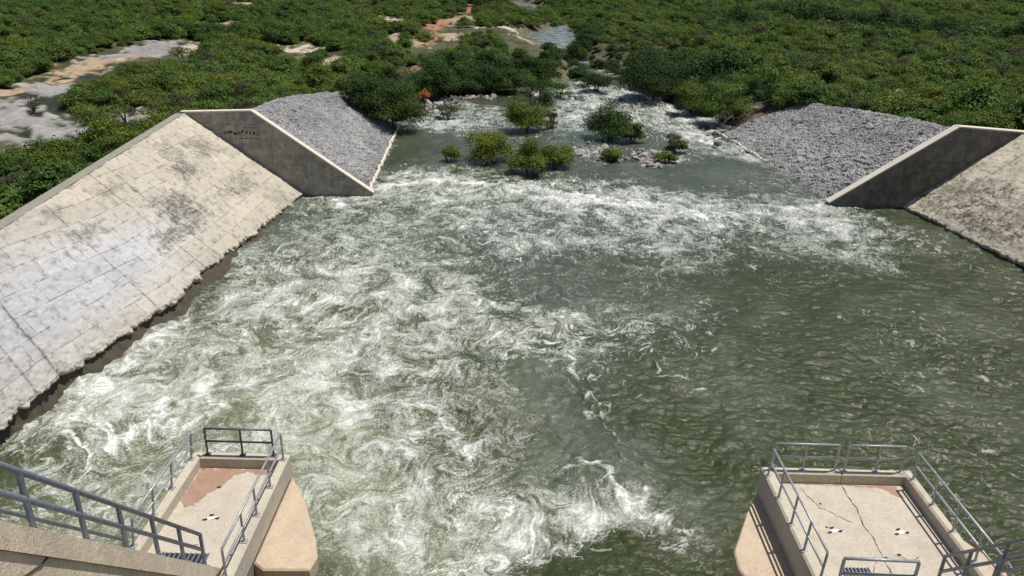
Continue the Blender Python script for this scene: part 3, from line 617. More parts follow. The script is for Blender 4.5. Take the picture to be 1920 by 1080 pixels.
def crack(name, pts, wd, z, root, mat, seed, step=0.09, jit=0.03):
    r = random.Random(seed); mb = MB(); P = [Vector((p[0], p[1], 0)) for p in pts]; L = []
    for a, b in zip(P[:-1], P[1:]):
        n = max(2, int((b - a).length / step))
        for i in range(n): L.append(a.lerp(b, i / n))
    L.append(P[-1]); off = 0; E = []
    for i, p in enumerate(L):
        d = (L[min(i + 1, len(L) - 1)] - L[max(i - 1, 0)]).normalized(); n = Vector((-d.y, d.x, 0)); off = off * 0.8 + r.gauss(0, jit); w_ = wd * r.uniform(0.25, 1.3)
        E.append((p + n * (off - w_ / 2), p + n * (off + w_ / 2)))
    for a, b in zip(E[:-1], E[1:]): mb.quad((a[0].x, a[0].y, z), (b[0].x, b[0].y, z), (b[1].x, b[1].y, z), (a[1].x, a[1].y, z))
    return mb.build(name, mat, root)
def blot(name, pts, z, mat, root=None, seed=0, jit=0.04):
    r = random.Random(seed); mb = MB(); n = len(pts); L = []
    for i in range(n):
        a = Vector(pts[i]); b = Vector(pts[(i + 1) % n]); m = max(1, int((b - a).length / 0.07))
        for q in range(m): p = a.lerp(b, q / m); L.append((p.x + r.gauss(0, jit), p.y + r.gauss(0, jit), z))
    mb.v = L; mb.f = [tuple(range(len(L)))]; return mb.build(name, mat, root)
ZF = 12.6
# left pier
pl = empty('outlet_platform', (-8.7, 14, ZF), 'small concrete platform on the left pier with red silt in its far corner', 'platform', 'concrete platforms on the outlet piers')
def part(mb, name, mat, root):
    off = Vector(root.location); mb.v = [tuple(Vector(v) - off) for v in mb.v]; return mb.build(name, mat, root)
b = MB(); b.prism([(-10.22, 13.2), (-7.2, 13.2), (-7.2, 20.75), (-10.22, 20.75)], -3, 12.2); part(b, 'pier_shaft', M['pier'], pl)
b = MB(); b.box(-9.99, -7.46, 13.2, 20.52, 12.2, ZF); part(b, 'floor', M['deck'], pl)
b = MB(); b.box(-10.3, -9.99, 13.2, 20.84, 12.2, 13.0, 0.05); part(b, 'kerb', M['kerb'], pl)
b = MB(); b.box(-7.46, -7.13, 13.2, 20.84, 12.2, 13.0, 0.05); part(b, 'kerb', M['kerb'], pl)
b = MB(); b.box(-9.99, -7.46, 20.52, 20.84, 12.2, 13.0, 0.05); part(b, 'kerb', M['kerb'], pl)
b = MB(); b.prism([(-7.2, 16.98), (-6.85, 16.71), (-5.54, 16.75), (-5.44, 17.29), (-5.64, 17.95), (-6.41, 19.7), (-7.2, 21.0)], 11.5, 12.0, 0.05); part(b, 'ledge', M['ledge'], pl)
b = MB(); b.prism([(-7.2, 17.2), (-6.8, 16.95), (-5.72, 16.98), (-5.62, 17.35), (-5.8, 17.95), (-6.5, 19.6), (-7.2, 20.8)], -3, 11.5); part(b, 'ledge_base', concrete('rust_concrete', (0.20, 0.105, 0.06), (0.07, 0.045, 0.03), 0.6, streak=0.6), pl)
off = Vector(pl.location)
def loc2(p): return (p[0] - pl.location.x, p[1] - pl.location.y)
g0 = empty('floor_grate', (-8.9, 16.35, ZF), 'dark slatted drain grate in the left platform floor behind the near railing', 'grate', 'drain grates')
grate(g0, -0.62, 0.62, -0.26, 0.26, 0.0, 9)
silt = blot('silt_patch', [(0, 0), (2.5, 0), (2.5, -.22), (1.9, -.30), (1.55, -.16), (1.2, -.35), (1.05, -.75), (0.9, -1.1), (0.72, -1.25), (0.5, -1.85), (0.28, -1.95), (0.0, -1.65)], 0.0, M['silt'], seed=2, jit=0.03)
silt.location = (-9.98, 20.5, ZF + 0.005); tag(silt, 'reddish brown silt patch in the far left corner of the left platform', 'silt patch')
# right pier
prt = empty('outlet_platform', (10.7, 14, ZF), 'wide concrete platform on the right pier with a long cracked joint down its floor', 'platform', 'concrete platforms on the outlet piers')
b = MB(); b.prism([(8.38, 13.2), (13.16, 13.2), (13.16, 20.75), (8.38, 20.75)], -3, 12.2); part(b, 'pier_shaft', M['pier'], prt)
b = MB(); b.box(8.68, 12.94, 13.2, 20.52, 12.2, ZF); part(b, 'floor', M['deck'], prt)
b = MB(); b.box(8.32, 8.68, 13.2, 20.84, 11.9, 13.0, 0.06); part(b, 'kerb', M['kerb'], prt)
b = MB(); b.box(12.94, 13.24, 13.2, 20.84, 12.2, 13.0, 0.06); part(b, 'kerb', M['kerb'], prt)
b = MB(); b.box(8.68, 10.86, 20.52, 20.84, 12.2, 13.0, 0.06); part(b, 'kerb', M['kerb'], prt)
b = MB(); b.box(10.88, 12.94, 20.52, 20.84, 12.2, 13.0, 0.06); part(b, 'kerb', M['kerb'], prt)
b = MB(); b.prism([(8.38, 16.65), (8.38, 20.9), (7.70, 19.7), (6.83, 17.96), (6.78, 17.25), (6.95, 16.65)], 11.5, 12.0, 0.05); part(b, 'ledge', M['ledge'], prt)
b = MB(); b.prism([(8.38, 16.8), (8.38, 20.7), (7.75, 19.6), (6.93, 17.9), (6.88, 17.3), (7.05, 16.8)], -3, 11.5); part(b, 'ledge_base', M['pier'], prt)
b = MB(); b.prism([(13.16, 18.6), (13.16, 13.3), (14.3, 13.3), (14.3, 15.6), (13.95, 17.2), (13.4, 18.2)], 12.1, 12.62, 0.05); part(b, 'ledge', M['ledge'], prt)
b = MB(); b.prism([(13.16, 18.4), (13.16, 13.4), (14.15, 13.4), (14.15, 15.6), (13.8, 17.1), (13.3, 18.0)], -3, 12.1); part(b, 'ledge_base', M['pier'], prt)
g1 = empty('floor_grate', (9.8, 16.5, ZF), 'dark slatted drain grate in the right platform floor by the low near rail', 'grate', 'drain grates')
grate(g1, -0.36, 0.36, -0.22, 0.22, 0.0, 7)
o = crack('floor_joint', [(0.18, 6.5), (0.16, 5.9), (0.22, 5.3), (0.1, 4.6), (0.16, 3.9), (0.1, 3.2), (0.06, 2.6), (0.1, 2.0), (0.08, 0)], 0.04, 0.004, prt, M['crack'], 4, jit=0.012)
crack('hairline_crack', [(-0.1, 3.2), (-0.35, 2.6), (-0.5, 1.8)], 0.025, 0.004, prt, M['crack'], 9); crack('hairline_crack', [(-1.2, 6.3), (-0.9, 5.3), (-0.2, 4.6)], 0.03, 0.004, prt, M['crack'], 10)
crack('hairline_crack', [(0.5, 3.3), (0.8, 3.1), (1.2, 3.2)], 0.03, 0.004, prt, M['crack'], 12)
crack('floor_joint', [(-0.2, 2.85), (0.0, 2.88)], 0.025, 0.004, pl, M['crack'], 8)
crack('kerb_foot_line', [(-1.9, 6.47), (-1.0, 6.44), (0, 6.48), (1.2, 6.44), (1.95, 6.40)], 0.09, 0.0045, prt, M['silt'], 14, jit=0.02)  # thin red-brown strip along the foot of the far kerb
blot('silt_corner', [(1.3, 6.4), (1.95, 6.42), (1.95, 5.9), (1.75, 5.95), (1.6, 6.2)], 0.006, M['silt'], prt, 4, 0.02)
def lug(px, py, label):
    p = atz(px, py, ZF); r = empty('lifting_plate', (p[0], p[1], ZF), label, 'lifting plate', 'small lifting plates bolted to the platform floors')
    blot('plate', [(-0.15, -0.05), (-0.05, -0.08), (0.14, -0.02), (0.15, 0.07), (0.0, 0.09), (-0.12, 0.03)], 0.012, M['white'], r, int(px), 0.008)
    for (x, y) in ((-0.17, -0.09), (0.17, -0.02), (-0.04, 0.12)):
        mb = MB(); mb.tube([(x, y, 0.0), (x, y, 0.03)], 0.028, 8); mb.tube([(x - .07, y, 0.02), (x + .06, y + .03, 0.03)], 0.016, 6); mb.build('bolt', M['dark'], r)
lug(397, 972, 'small white lifting plate with dark bolts on the left platform floor'); lug(1565, 996, 'small white lifting plate left of the cracked joint on the right platform'); lug(1690, 999, 'small white lifting plate right of the cracked joint on the right platform')
def stone(px, py, s, label):
    p = atz(px, py, ZF); mb = MB(); r = random.Random(int(px)); pts = [(s * math.cos(a) * r.uniform(.8, 1.2), 0.7 * s * math.sin(a) * r.uniform(.8, 1.2)) for a in [i * math.pi / 3.5 for i in range(7)]]
    mb.prism(pts, 0, s * 0.7, s * 0.3); o = mb.build('loose_stone', M['crack']); o.location = (p[0], p[1], ZF); tag(o, label, 'stone', 'loose stones on the platform floors')
for q in [(411, 914, .07, 'dark loose stone in the middle of the left platform floor'), (382, 880, .04, 'tiny dark stone on the red silt of the left platform'), (1538, 945, .045, 'small dark stone near the far left of the right platform floor'),
          (1550, 989, .04, 'dark stone just left of the left lifting plate on the right platform'), (1686, 1041, .06, 'brown stone below the right lifting plate on the right platform'), (1661, 1047, .06, 'black stone lying on the cracked joint of the right platform')]: stone(*q)
# railings
Lg = M['rail']; Lb = M['rail_b']
k = NT('painted_dark_steel'); k.color(k.mix(k.noise(8, 3, 0.6, k.coord()), (0.07, 0.08, 0.10), (0.15, 0.16, 0.18))); k.rough(0.45); k.p.inputs['Metallic'].default_value = 0.4; M['rail_d'] = k.m
front_rail([-9.77, -8.63, -7.62], 20.68, 14.0, 13.52, 13.0, 'dark two-bay railing across the far end of the left platform', M['rail_d'])
side_rail(-10.08, -10.2, [20.4, 18.9, 17.65, 16.4], 14.0, 13.5, 13.0, 'bright steel railing along the left kerb of the left platform', Lg)
side_rail(-7.26, -7.26, [20.5, 19.1, 17.8, 16.7, 15.3], 14.0, 13.5, 13.0, 'steel railing along the right kerb of the left platform above the rusty ledge', Lg)
front_rail([8.62, 9.62, 10.66], 20.68, 14.0, 13.5, 13.0, 'left half of the far railing on the right platform, west of the gap', Lg)
front_rail([10.98, 12.0, 12.80], 20.68, 14.0, 13.5, 13.0, 'right half of the far railing on the right platform, next to the corner', Lg)
side_rail(8.44, 8.40, [20.35, 19.25, 18.05, 16.95, 15.75], 14.0, 13.5, 12.98, 'steel railing on the left kerb of the right platform, shadow falling on the ledge', Lg)
side_rail(13.03, 13.08, [20.35, 19.1, 17.9, 16.7, 15.4], 14.0, 13.5, 12.98, 'long steel railing on the right kerb of the right platform over dark water', Lg)
railing('low near rail with two posts at the foot of the right platform', [((8.80, 15.55, ZF), (8.80, 15.55, 13.98)), ((10.72, 15.5, ZF), (10.72, 15.5, 13.98))], [[(8.80, 15.55, 14.0), (10.72, 15.5, 14.0)]], [[(8.80, 15.55, 13.5), (10.72, 15.5, 13.5)]], 0.045, Lg, 'railings round the outlet platforms')
# left stair: stringer wall, treads, two railings
T0 = Vector((-7.18, 9.18, 20.96)); T1 = Vector((-8.16, 16.1, 13.74)); dT = T1 - T0
at_ = lambda t: T0 + dT * t
st = empty('stair', (-8.0, 9, 17), 'steep concrete stair wall coming down to the left platform from the dam', 'stair', 'concrete stairs down from the dam')
so_ = Vector(st.location)
def ramp_box(root, t0, t1, x0, x1, dz0, dz1, name, mat, T=at_, flare=0.0):
    a, c_ = T(t0), T(t1); o_ = Vector(root.location); mb = MB(); v = []
    for p, fl in ((a, flare), (c_, 0)):
        for (x, z) in ((x0, dz0), (x1 , dz0), (x1, dz1), (x0, dz1)): v.append(tuple(Vector((p.x + x, p.y, p.z + z + fl)) - o_))
    mb.v = v; mb.f = [(3, 2, 1, 0), (4, 5, 6, 7), (0, 1, 5, 4), (1, 2, 6, 5), (2, 3, 7, 6), (3, 0, 4, 7)]
    return mb.build(name, mat, root)
ramp_box(st, -0.6, 1.03, -0.06, 0.42, -1.65, -1.15, 'kerb', M['stair'])
ramp_box(st, -0.6, 1.03, 0.0, 0.36, -9.0, -1.66, 'stringer_wall', M['stair'])
mb = MB(); pp = []
for q in [(98, 1036), (92, 1043), (84, 1050), (78, 1060), (66, 1066), (55, 1075), (40, 1084), (30, 1100)]:
    r_ = ray(*q); f0, f1 = -7.4, -6.0
    for _ in range(30):      # meet the inclined stringer face
        fm_ = (f0 + f1) / 2; yy_ = fm_ / r_[0] * r_[1]; xs__ = 0.365 + T0.x + dT.x * (yy_ - T0.y) / dT.y
        f0, f1 = (fm_, f1) if fm_ < xs__ else (f0, fm_)
    t_ = fm_ / r_[0]; pp.append(Vector((fm_, t_ * r_[1], HC + t_ * r_[2])) - so_)
mb.tube(pp, 0.02, 4); mb.build('crack', M['crack'], st)
mb = MB()
for i in range(34):
    t = -0.45 + i * 1.42 / 34; p = at_(t) - so_; mb.box(p.x - 1.75, p.x - 0.06, p.y - 0.16, p.y + 0.16, p.z - 1.95, p.z - 1.75)
mb.build('steps', M['stair'], st)
def stair_rail(T, ts, x, dzb, label, zt=0.0, zm=-0.52, r=0.05, lower=None):
    ps = [(T(t) + Vector((x, 0, dzb)), T(t) + Vector((x, 0, zt - 0.01))) for t in ts]
    e = (ts[0], ts[-1])
    return railing(label, ps, [[T(e[0]) + Vector((x, 0, zt)), T(e[1]) + Vector((x, 0, zt))]], [[T(e[0]) + Vector((x, 0, zm)), T(e[1]) + Vector((x, 0, zm))]], r, Lb, 'railings of the dam stairs')
stair_rail(at_, [-0.45, -0.2, 0.0, 0.2, 0.4, 0.6, 0.8, 1.0], 0.0, -1.15, 'thick blue-grey stair railing nearest the camera at the lower left')
stair_rail(at_, [-0.25, 0.22, 0.9], -1.75, -1.9, 'outer blue-grey stair railing just beyond the near one at the lower left', zt=-0.35, zm=-0.85, r=0.042)
# right stair
R1_ = Vector((11.58, 15.83, 13.9)); dR = Vector((0.05, -2.26, 2.57)); atr = lambda t: R1_ + dR * t
sr_ = empty('stair', (12, 13, 13), 'concrete stair wall meeting the near right corner of the right platform', 'stair', 'concrete stairs down from the dam')
ramp_box(sr_, -0.05, 3.0, 0.0, 0.3, -9.0, -1.35, 'stringer_wall', M['stair'], T=atr)
mb = MB()
for i in range(26):
    p = atr(i * 0.11) - Vector(sr_.location); mb.box(p.x + 0.3, p.x + 1.4, p.y - 0.16, p.y + 0.16, p.z - 1.6, p.z - 1.35)
mb.build('steps', M['stair'], sr_)
stair_rail(atr, [0, 0.36, 0.8, 1.3, 1.9], 0.0, -1.3, 'grey stair railing nearest the camera at the lower right corner', r=0.045)
stair_rail(atr, [0.05, 0.5, 1.0, 1.6], 1.35, -1.3, 'outer grey stair railing beyond the near one at the lower right corner', r=0.04)
# the dam itself, below and behind the camera
da = empty('dam', (0, 0, 0), 'concrete face of the dam under the viewpoint, out of frame', 'dam')
mb = MB(); prof = [(-7, -3), (-7, 26.3), (0.5, 26.3), (0.8, 25.6), (13.6, 2), (13.6, -3)]
n = len(prof); mb.v = [(-60, y, z) for y, z in prof] + [(80, y, z) for y, z in prof]
mb.f = [tuple(range(n)), tuple(reversed(range(n, 2 * n)))] + [(i, i + n, (i + 1) % n + n, (i + 1) % n) for i in range(n)]
mb.build('dam_body', M['damc'], da)

# ------------------------------------------------------------------ vegetation
def foliage_mat(name, cols, spread=0.42):
    k = NT(name)
    oi = k.n('ShaderNodeObjectInfo'); sepn = k.n('ShaderNodeTexNoise'); sepn.inputs['Scale'].default_value = 0.018; sepn.inputs['Detail'].default_value = 3; k.l(oi.outputs['Location'], sepn.inputs['Vector'])
    v = k.math('ADD', k.math('MULTIPLY', k.ramp(sepn.outputs['Fac'], [(0.33, 0), (0.67, 1)]), 1 - spread - 0.2), k.math('MULTIPLY', oi.outputs['Random'], spread + 0.2))
    col = k.ramp(v, [(i / (len(cols) - 1), c) for i, c in enumerate(cols)])
    t = k.attr('tint'); col = k.mix(1.0, col, k.ramp(t, [(0, (0.55, 0.58, 0.6)), (0.5, (1, 1, 1)), (1, (1.55, 1.45, 1.15))]), 'MULTIPLY')
    k.color(col); k.rough(0.65); k.p.inputs['Specular IOR Level'].default_value = 0.15
    tr = k.n('ShaderNodeBsdfTranslucent'); k.l(k.mix(1.0, col, (1.1, 1.25, 0.6), 'MULTIPLY'), tr.inputs[0])
    ms = k.n('ShaderNodeMixShader'); ms.inputs[0].default_value = 0.22; k.l(k.p.outputs[0], ms.inputs[1]); k.l(tr.outputs[0], ms.inputs[2]); k.l(ms.outputs[0], k.out.inputs[0])
    return k.m
FM = {'scrub': foliage_mat('scrub_leaves', [(0.038, 0.080, 0.022), (0.066, 0.120, 0.026), (0.094, 0.148, 0.030), (0.130, 0.162, 0.036)]),
      'dark': foliage_mat('dark_leaves', [(0.024, 0.052, 0.014), (0.040, 0.075, 0.018), (0.055, 0.09, 0.02)]),
      'bright': foliage_mat('bright_leaves', [(0.070, 0.105, 0.018), (0.10, 0.135, 0.022), (0.13, 0.15, 0.025)]),
      'brown': foliage_mat('dry_leaves', [(0.075, 0.085, 0.042), (0.105, 0.108, 0.062)]), 'rust': foliage_mat('rusty_leaves', [(0.28, 0.11, 0.03), (0.34, 0.15, 0.05)])}
k = NT('bark'); k.color(k.mix(k.noise(6, 4, 0.6, k.coord()), (0.10, 0.08, 0.06), (0.2, 0.17, 0.13))); k.rough(0.95); M['bark'] = k.m
def crown_mesh(name, seed, n, W, Hh, z0, nl, leaf, mat, dense=1.0, flat=1.0, lob=(0.17, 0.30), low=False):
    r = np.random.default_rng(seed)
    th = r.random(nl) * 2 * np.pi; el = np.arcsin(r.uniform(-0.12, 1.0, nl)); rad = r.uniform(0.45, 0.95, nl)
    C = np.stack([np.cos(th) * np.cos(el) * rad * W / 2 * 0.78, np.sin(th) * np.cos(el) * rad * W / 2 * 0.78, z0 + (Hh - z0) * (0.30 + 0.52 * np.sin(el) * rad * flat)], 1)
    if low: C[:, 2] = Hh * (0.13 + 0.64 * np.abs(np.sin(el)) * rad + 0.06 * r.random(nl))
    C[:, :2] *= r.uniform(0.8, 1.25, (nl, 1)); R = W * r.uniform(*lob, nl); tint = r.uniform(0.2, 0.8, nl)
    li = r.choice(nl, n, p=R ** 2 / (R ** 2).sum())
    d = r.normal(size=(n, 3)); d /= np.linalg.norm(d, axis=1)[:, None]; d[:, 2] = np.where(d[:, 2] < -0.25, -d[:, 2] * 0.6, d[:, 2])
    q = r.random(n) ** 0.35 * (1 + 0.22 * r.normal(size=n) * 0.8)
    P = C[li] + d * (R[li] * q)[:, None] * np.array([1, 1, 0.8]); P[:, 2] = np.maximum(P[:, 2], 0.1 + 0.1 * r.random(n))
    N = d * 0.85 + r.normal(size=(n, 3)) * 0.36 + np.array([0, 0, 0.35]); N /= np.linalg.norm(N, axis=1)[:, None]
    A = np.cross(N, r.normal(size=(n, 3))); A /= np.linalg.norm(A, axis=1)[:, None]; B = np.cross(N, A)
    s = (leaf * r.uniform(0.5, 1.25, n))[:, None]; e = s * r.uniform(0.35, 0.75, (n, 1))
    V = np.stack([P - A * s, P - B * e, P + A * s, P + B * e], 1).reshape(-1, 3)
    me = bpy.data.meshes.new(name); me.vertices.add(4 * n); me.vertices.foreach_set('co', V.reshape(-1).astype(np.float32))
    me.loops.add(4 * n); me.loops.foreach_set('vertex_index', np.arange(4 * n, dtype=np.int32)); me.polygons.add(n)
    me.polygons.foreach_set('loop_start', np.arange(n, dtype=np.int32) * 4); me.polygons.foreach_set('loop_total', np.full(n, 4, np.int32)); me.update(calc_edges=True)
    add_attr(me, 'tint', np.repeat(np.clip(tint[li] + r.normal(size=n) * 0.22, 0, 1), 4)); me.materials.append(mat)
    return me
def trunk_mesh(name, seed, W, Hh, stems=3):
    r = random.Random(seed); mb = MB()
    for i in range(stems):
        a = r.uniform(0, 6.28); l = r.uniform(0.15, 0.3) * W; p = [Vector((0.1 * math.cos(a), 0.1 * math.sin(a), -0.6))]
        for j in range(4): p.append(p[-1] + Vector((math.cos(a) * l / 4, math.sin(a) * l / 4, (Hh * 0.7 + 0.6) / 4)) + Vector((r.gauss(0, .08), r.gauss(0, .08), 0)))
        mb.tube(p, 0.13, 6, 0.05)
        for j in (2, 3):
            b = a + r.uniform(-1.3, 1.3); e = p[j] + Vector((math.cos(b) * W * .22, math.sin(b) * W * .22, Hh * .22)); mb.tube([p[j], p[j].lerp(e, .5) + Vector((0, 0, .1)), e], 0.06, 5, 0.02)
    me = bpy.data.meshes.new(name); me.from_pydata(mb.v, [], mb.f); me.materials.append(M['bark']); me.update(); return me
NP = 7
crowns = [crown_mesh('crown', 100 + i, 5200, [6.2, 5.4, 6.8, 5.0, 6.0, 5.6, 7.0][i], [4.2, 3.8, 4.6, 4.4, 3.6, 4.8, 4.2][i], 0.3, [22, 18, 26, 16, 22, 20, 28][i], 0.20, FM['scrub'], low=True) for i in range(NP)]
trunks = [trunk_mesh('trunk', 50 + i, 5.6, 4.0) for i in range(4)]
darkc = [crown_mesh('crown', 150 + i, 5200, [7.0, 6.0, 7.6][i], [6.2, 5.4, 6.6][i], 0.3, [26, 22, 30][i], 0.20, FM['dark'], low=True) for i in range(3)]
airyc = [crown_mesh('crown', 170 + i, 1500, [5.6, 6.4][i], [5.4, 4.6][i], 0.8, 20, 0.15, FM[['brown', 'bright'][i]], lob=(0.1, 0.2)) for i in range(2)]
brightc = [crown_mesh('crown', 180, 4200, 6.0, 5.0, 0.2, 24, 0.18, FM['bright'])]
def tree(name, x, y, z, s, crown, trunk, label, cat='tree', group=None, sz=1.0, rz=None, tscale=1.0):
    e = empty(name, (x, y, z), label, cat, group, random.uniform(0, 6.28) if rz is None else rz); e.scale = (s, s, s * sz)
    c = bpy.data.objects.new('crown', crown); COL.objects.link(c); c.parent = e
    t = bpy.data.objects.new('trunk', trunk); COL.objects.link(t); t.parent = e
    return e
# scatter
pts = []
def lat(y0, y1, sp, xw):
    ny = int((y1 - y0) / sp)
    for j in range(ny):
        y = y0 + j * sp; xm = xw(y); nx = int(2 * xm / sp)
        for i in range(nx): pts.append((-xm + (i + 0.5 * (j % 2)) * sp + random.uniform(-.42, .42) * sp + 8, y + random.uniform(-.42, .42) * sp, sp))
lat(36, 250, 3.7, lambda y: 20 + y * 0.80); lat(250, 450, 4.6, lambda y: 20 + y * 0.76); lat(450, 1250, 7.0, lambda y: 20 + y * 0.76)
A = np.array(pts); X_, Y_, SP = A[:, 0], A[:, 1], A[:, 2]
lf = np.where(Y_ < YL1, ip(Y_, TL) - 4.3, np.where(Y_ < YE, ip(Y_, RLt) - 2.0, ip(Y_, RVl) - 1.5)); rf = np.where(Y_ < YR1, ip(Y_, TR) + 6.0, np.where(Y_ < YE, ip(Y_, RRt) + 2.2, ip(Y_, RVr) + 1.8))
midr = (X_ > 0) & (Y_ > YR1 - 3) & (Y_ < YR1 + 3)
H_ = terrain_h(X_, Y_)
pf, _ = patch_field(X_, Y_, grow=1.2, ext=True)
sparse = (Y_ > 225) & (np.abs(X_ - 5) < 60) & (rng.random(len(X_)) < 0.14)
ok = ((X_ < lf) | (X_ > rf)) & ((pf < 0) | sparse) & ((H_ > 0.1) | (Y_ > 200))
ok |= (((Y_ > 203) & (Y_ < 306)) | ((Y_ > 352) & (Y_ < 520))) & (X_ > lf) & (X_ < rf) & (rng.random(len(X_)) < 0.62)
def in_poly(x, y, P):
    r = np.zeros(x.shape, bool)
    for (x0, y0), (x1, y1) in zip(P, P[1:] + P[:1]):
        c = ((y0 > y) != (y1 > y)) & (x < (x1 - x0) * (y - y0) / ((y1 - y0) if y1 != y0 else 1e-9) + x0); r ^= c
    return r
for P in ([(-90, 170), (0, 165), (50, 160), (86, 152), (92, 130), (130, 115), (175, 102), (240, 98), (300, 74), (338, 68), (338, 90), (290, 105), (240, 108), (180, 114), (140, 126), (108, 148), (85, 172), (62, 192), (75, 206), (130, 208), (170, 200), (250, 190), (252, 204), (160, 216), (150, 232), (120, 238), (-90, 232)],
          [(925, 42), (1085, 46), (1078, 76), (955, 80)], [(805, 28), (890, 10), (905, 38), (865, 68), (830, 78), (790, 88), (742, 82), (748, 58)], [(515, 72), (585, 72), (585, 90), (515, 90)],
          [(695, 22), (765, 24), (765, 38), (695, 36)], [(925, -20), (985, -12), (1025, 12), (1005, 22), (945, 4)], [(1680, 152), (1692, 155), (1702, 178), (1690, 178)], [(400, 36), (430, 36), (430, 54), (400, 54)]):
    for hh in (2.2, 3.6):
        tx_, ty_ = proj_np(np.stack([X_, Y_, H_ + hh], -1)); ok &= ~(in_poly(tx_, ty_, P) & (rng.random(len(X_)) < (0.55 if P[0] == (805, 28) else 0.93)))
px, py = proj_np(np.stack([X_, Y_, H_ + 2], -1)); ok &= (px > -120) & (px < 2040) & (py > -60)
ok &= ~((Y_ > YL1 - 1) & (Y_ < 102) & (X_ < 0) & (X_ > -45)); ok &= ~((Y_ > YR1 - 2) & (Y_ < 101.5) & (X_ > 48) & (X_ < 70))
gapn = samp(TB_B, X_, Y_, 55); ok &= ~((gapn > 1.7) & (Y_ > 110))
X_, Y_, SP, H_, px, py = [q[ok] for q in (X_, Y_, SP, H_, px, py)]
sn = samp(TB_A, X_, Y_, 160); sn2 = samp(TB_C, X_ + 3, Y_, 60)
sc = (SP / 4.0) ** 0.8 * np.clip(0.86 + 0.15 * sn + 0.17 * sn2 + 0.18 * rng.standard_normal(len(X_)), 0.4, 1.7)
band = crest([(1250, -2), (1500, 4), (1740, 10), (1990, 34)], 16, X_, Y_) + crest([(1440, 52), (1600, 74), (1750, 92), (1990, 112)], 9, X_, Y_) + 0.7 * crest([(1380, 70), (1500, 88), (1640, 108)], 7, X_, Y_) + 0.6 * crest([(560, 6), (760, 10), (930, 30)], 12, X_, Y_)
sc = sc * (1 + 0.55 * band); sc = np.where((Y_ > 198) & (Y_ < 312) & (X_ > -30) & (X_ < 48), sc * 0.55, sc); sc = np.where((X_ < -30) & (Y_ < 150), np.clip(sc, 0.55, 1.05), sc)
near_river = (np.minimum(np.abs(X_ - ip(Y_, RVl)), np.abs(X_ - ip(Y_, RVr))) < 12) & (Y_ > 128) & (Y_ < 320)
sc = np.where(near_river, sc * 1.25, sc); sc = np.where((Y_ < 95), np.clip(sc, .6, 1.0), sc)
dep = Y_ * cp - (H_ - HC) * sp
rank = np.argsort(-(sc / dep) * ((px > -20) & (px < 1940) & (py > -10))); big = rank[:285]; isbig = np.zeros(len(X_), bool); isbig[big] = True
def zone(x, y, qx, qy, kind, size):
    look = {0: ('small', 'mid-sized', 'broad')[size] + ' green', 1: ('low', 'full', 'large')[size] + ' dark green', 2: 'airy dry-looking', 3: 'loose yellow-green', 4: ('little', 'rounded', 'wide')[size] + ' bright green'}[kind]
    if y < 100 and x < 0:
        w_ = 'beside the lower half of the left slab top' if qx < 120 else 'halfway up the left slab top edge' if qx < 240 else 'near the corner where slab and end wall meet'
        return look + ' scrub tree ' + w_, 'trees behind the left slab'
    if x < 0 and y < 145:
        w_ = 'next to the gravel wash on the left' if qx < 330 else 'behind the left end wall cap' if qx < 480 else 'over the rim of the left riprap'
        return look + ' scrub tree ' + w_, 'trees above the left riprap'
    if x < 0:
        w_ = 'between the two arms of the gravel wash' if qx < 250 else 'on the plain behind the left end wall' if qx < 520 else 'behind the left riprap' if qx < 760 else 'above the pinkish left shore' if qx < 900 else 'behind the midstream shrubs'
        return look + ' scrub tree ' + w_ + (', front row' if y < 168 else ', farther back'), 'trees along the left river bank'
    if y < 145:
        w_ = 'above the left part of the right riprap' if qx < 1620 else 'above the right riprap near the pale wall cap' if qx < 1800 else 'behind the pale cap of the right end wall'
        return look + ' scrub tree ' + w_, 'trees above the right riprap'
    w_ = 'behind the rapids' if qx < 1200 else 'beside the largest right-shore tree' if qx < 1360 else 'behind the dark boulders of the right bank' if qx < 1500 else 'on the plain behind the right riprap' if qx < 1750 else 'at the right picture edge'
    return look + ' scrub tree ' + w_ + (', front row' if y < 175 else ', farther back'), 'trees along the right river bank'
protos = {}
for i in big:
    x, y, z = float(X_[i]), float(Y_[i]), float(H_[i])
    if near_river[i] and random.random() < 0.7: cm = random.choice(darkc)
    else:
        q_ = random.random(); cm = airyc[0] if q_ < 0.05 else airyc[1] if q_ < 0.10 else brightc[0] if q_ < 0.2 else crowns[random.randrange(NP)]
    kd_ = 1 if cm in darkc else 2 if cm is airyc[0] else 3 if cm is airyc[1] else 4 if cm in brightc else 0
    lab, grp = zone(x, y, float(px[i]), float(py[i]), kd_, 0 if sc[i] < 0.8 else 1 if sc[i] < 1.1 else 2)
    e = tree('scrub_tree', x, y, z - 0.1, float(sc[i]), cm, random.choice(trunks), lab, 'tree', grp, sz=random.uniform(0.85, 1.1))
    for c in e.children:
        if c.name.startswith('crown') and cm.name not in protos: protos[cm.name] = c
rest = ~isbig
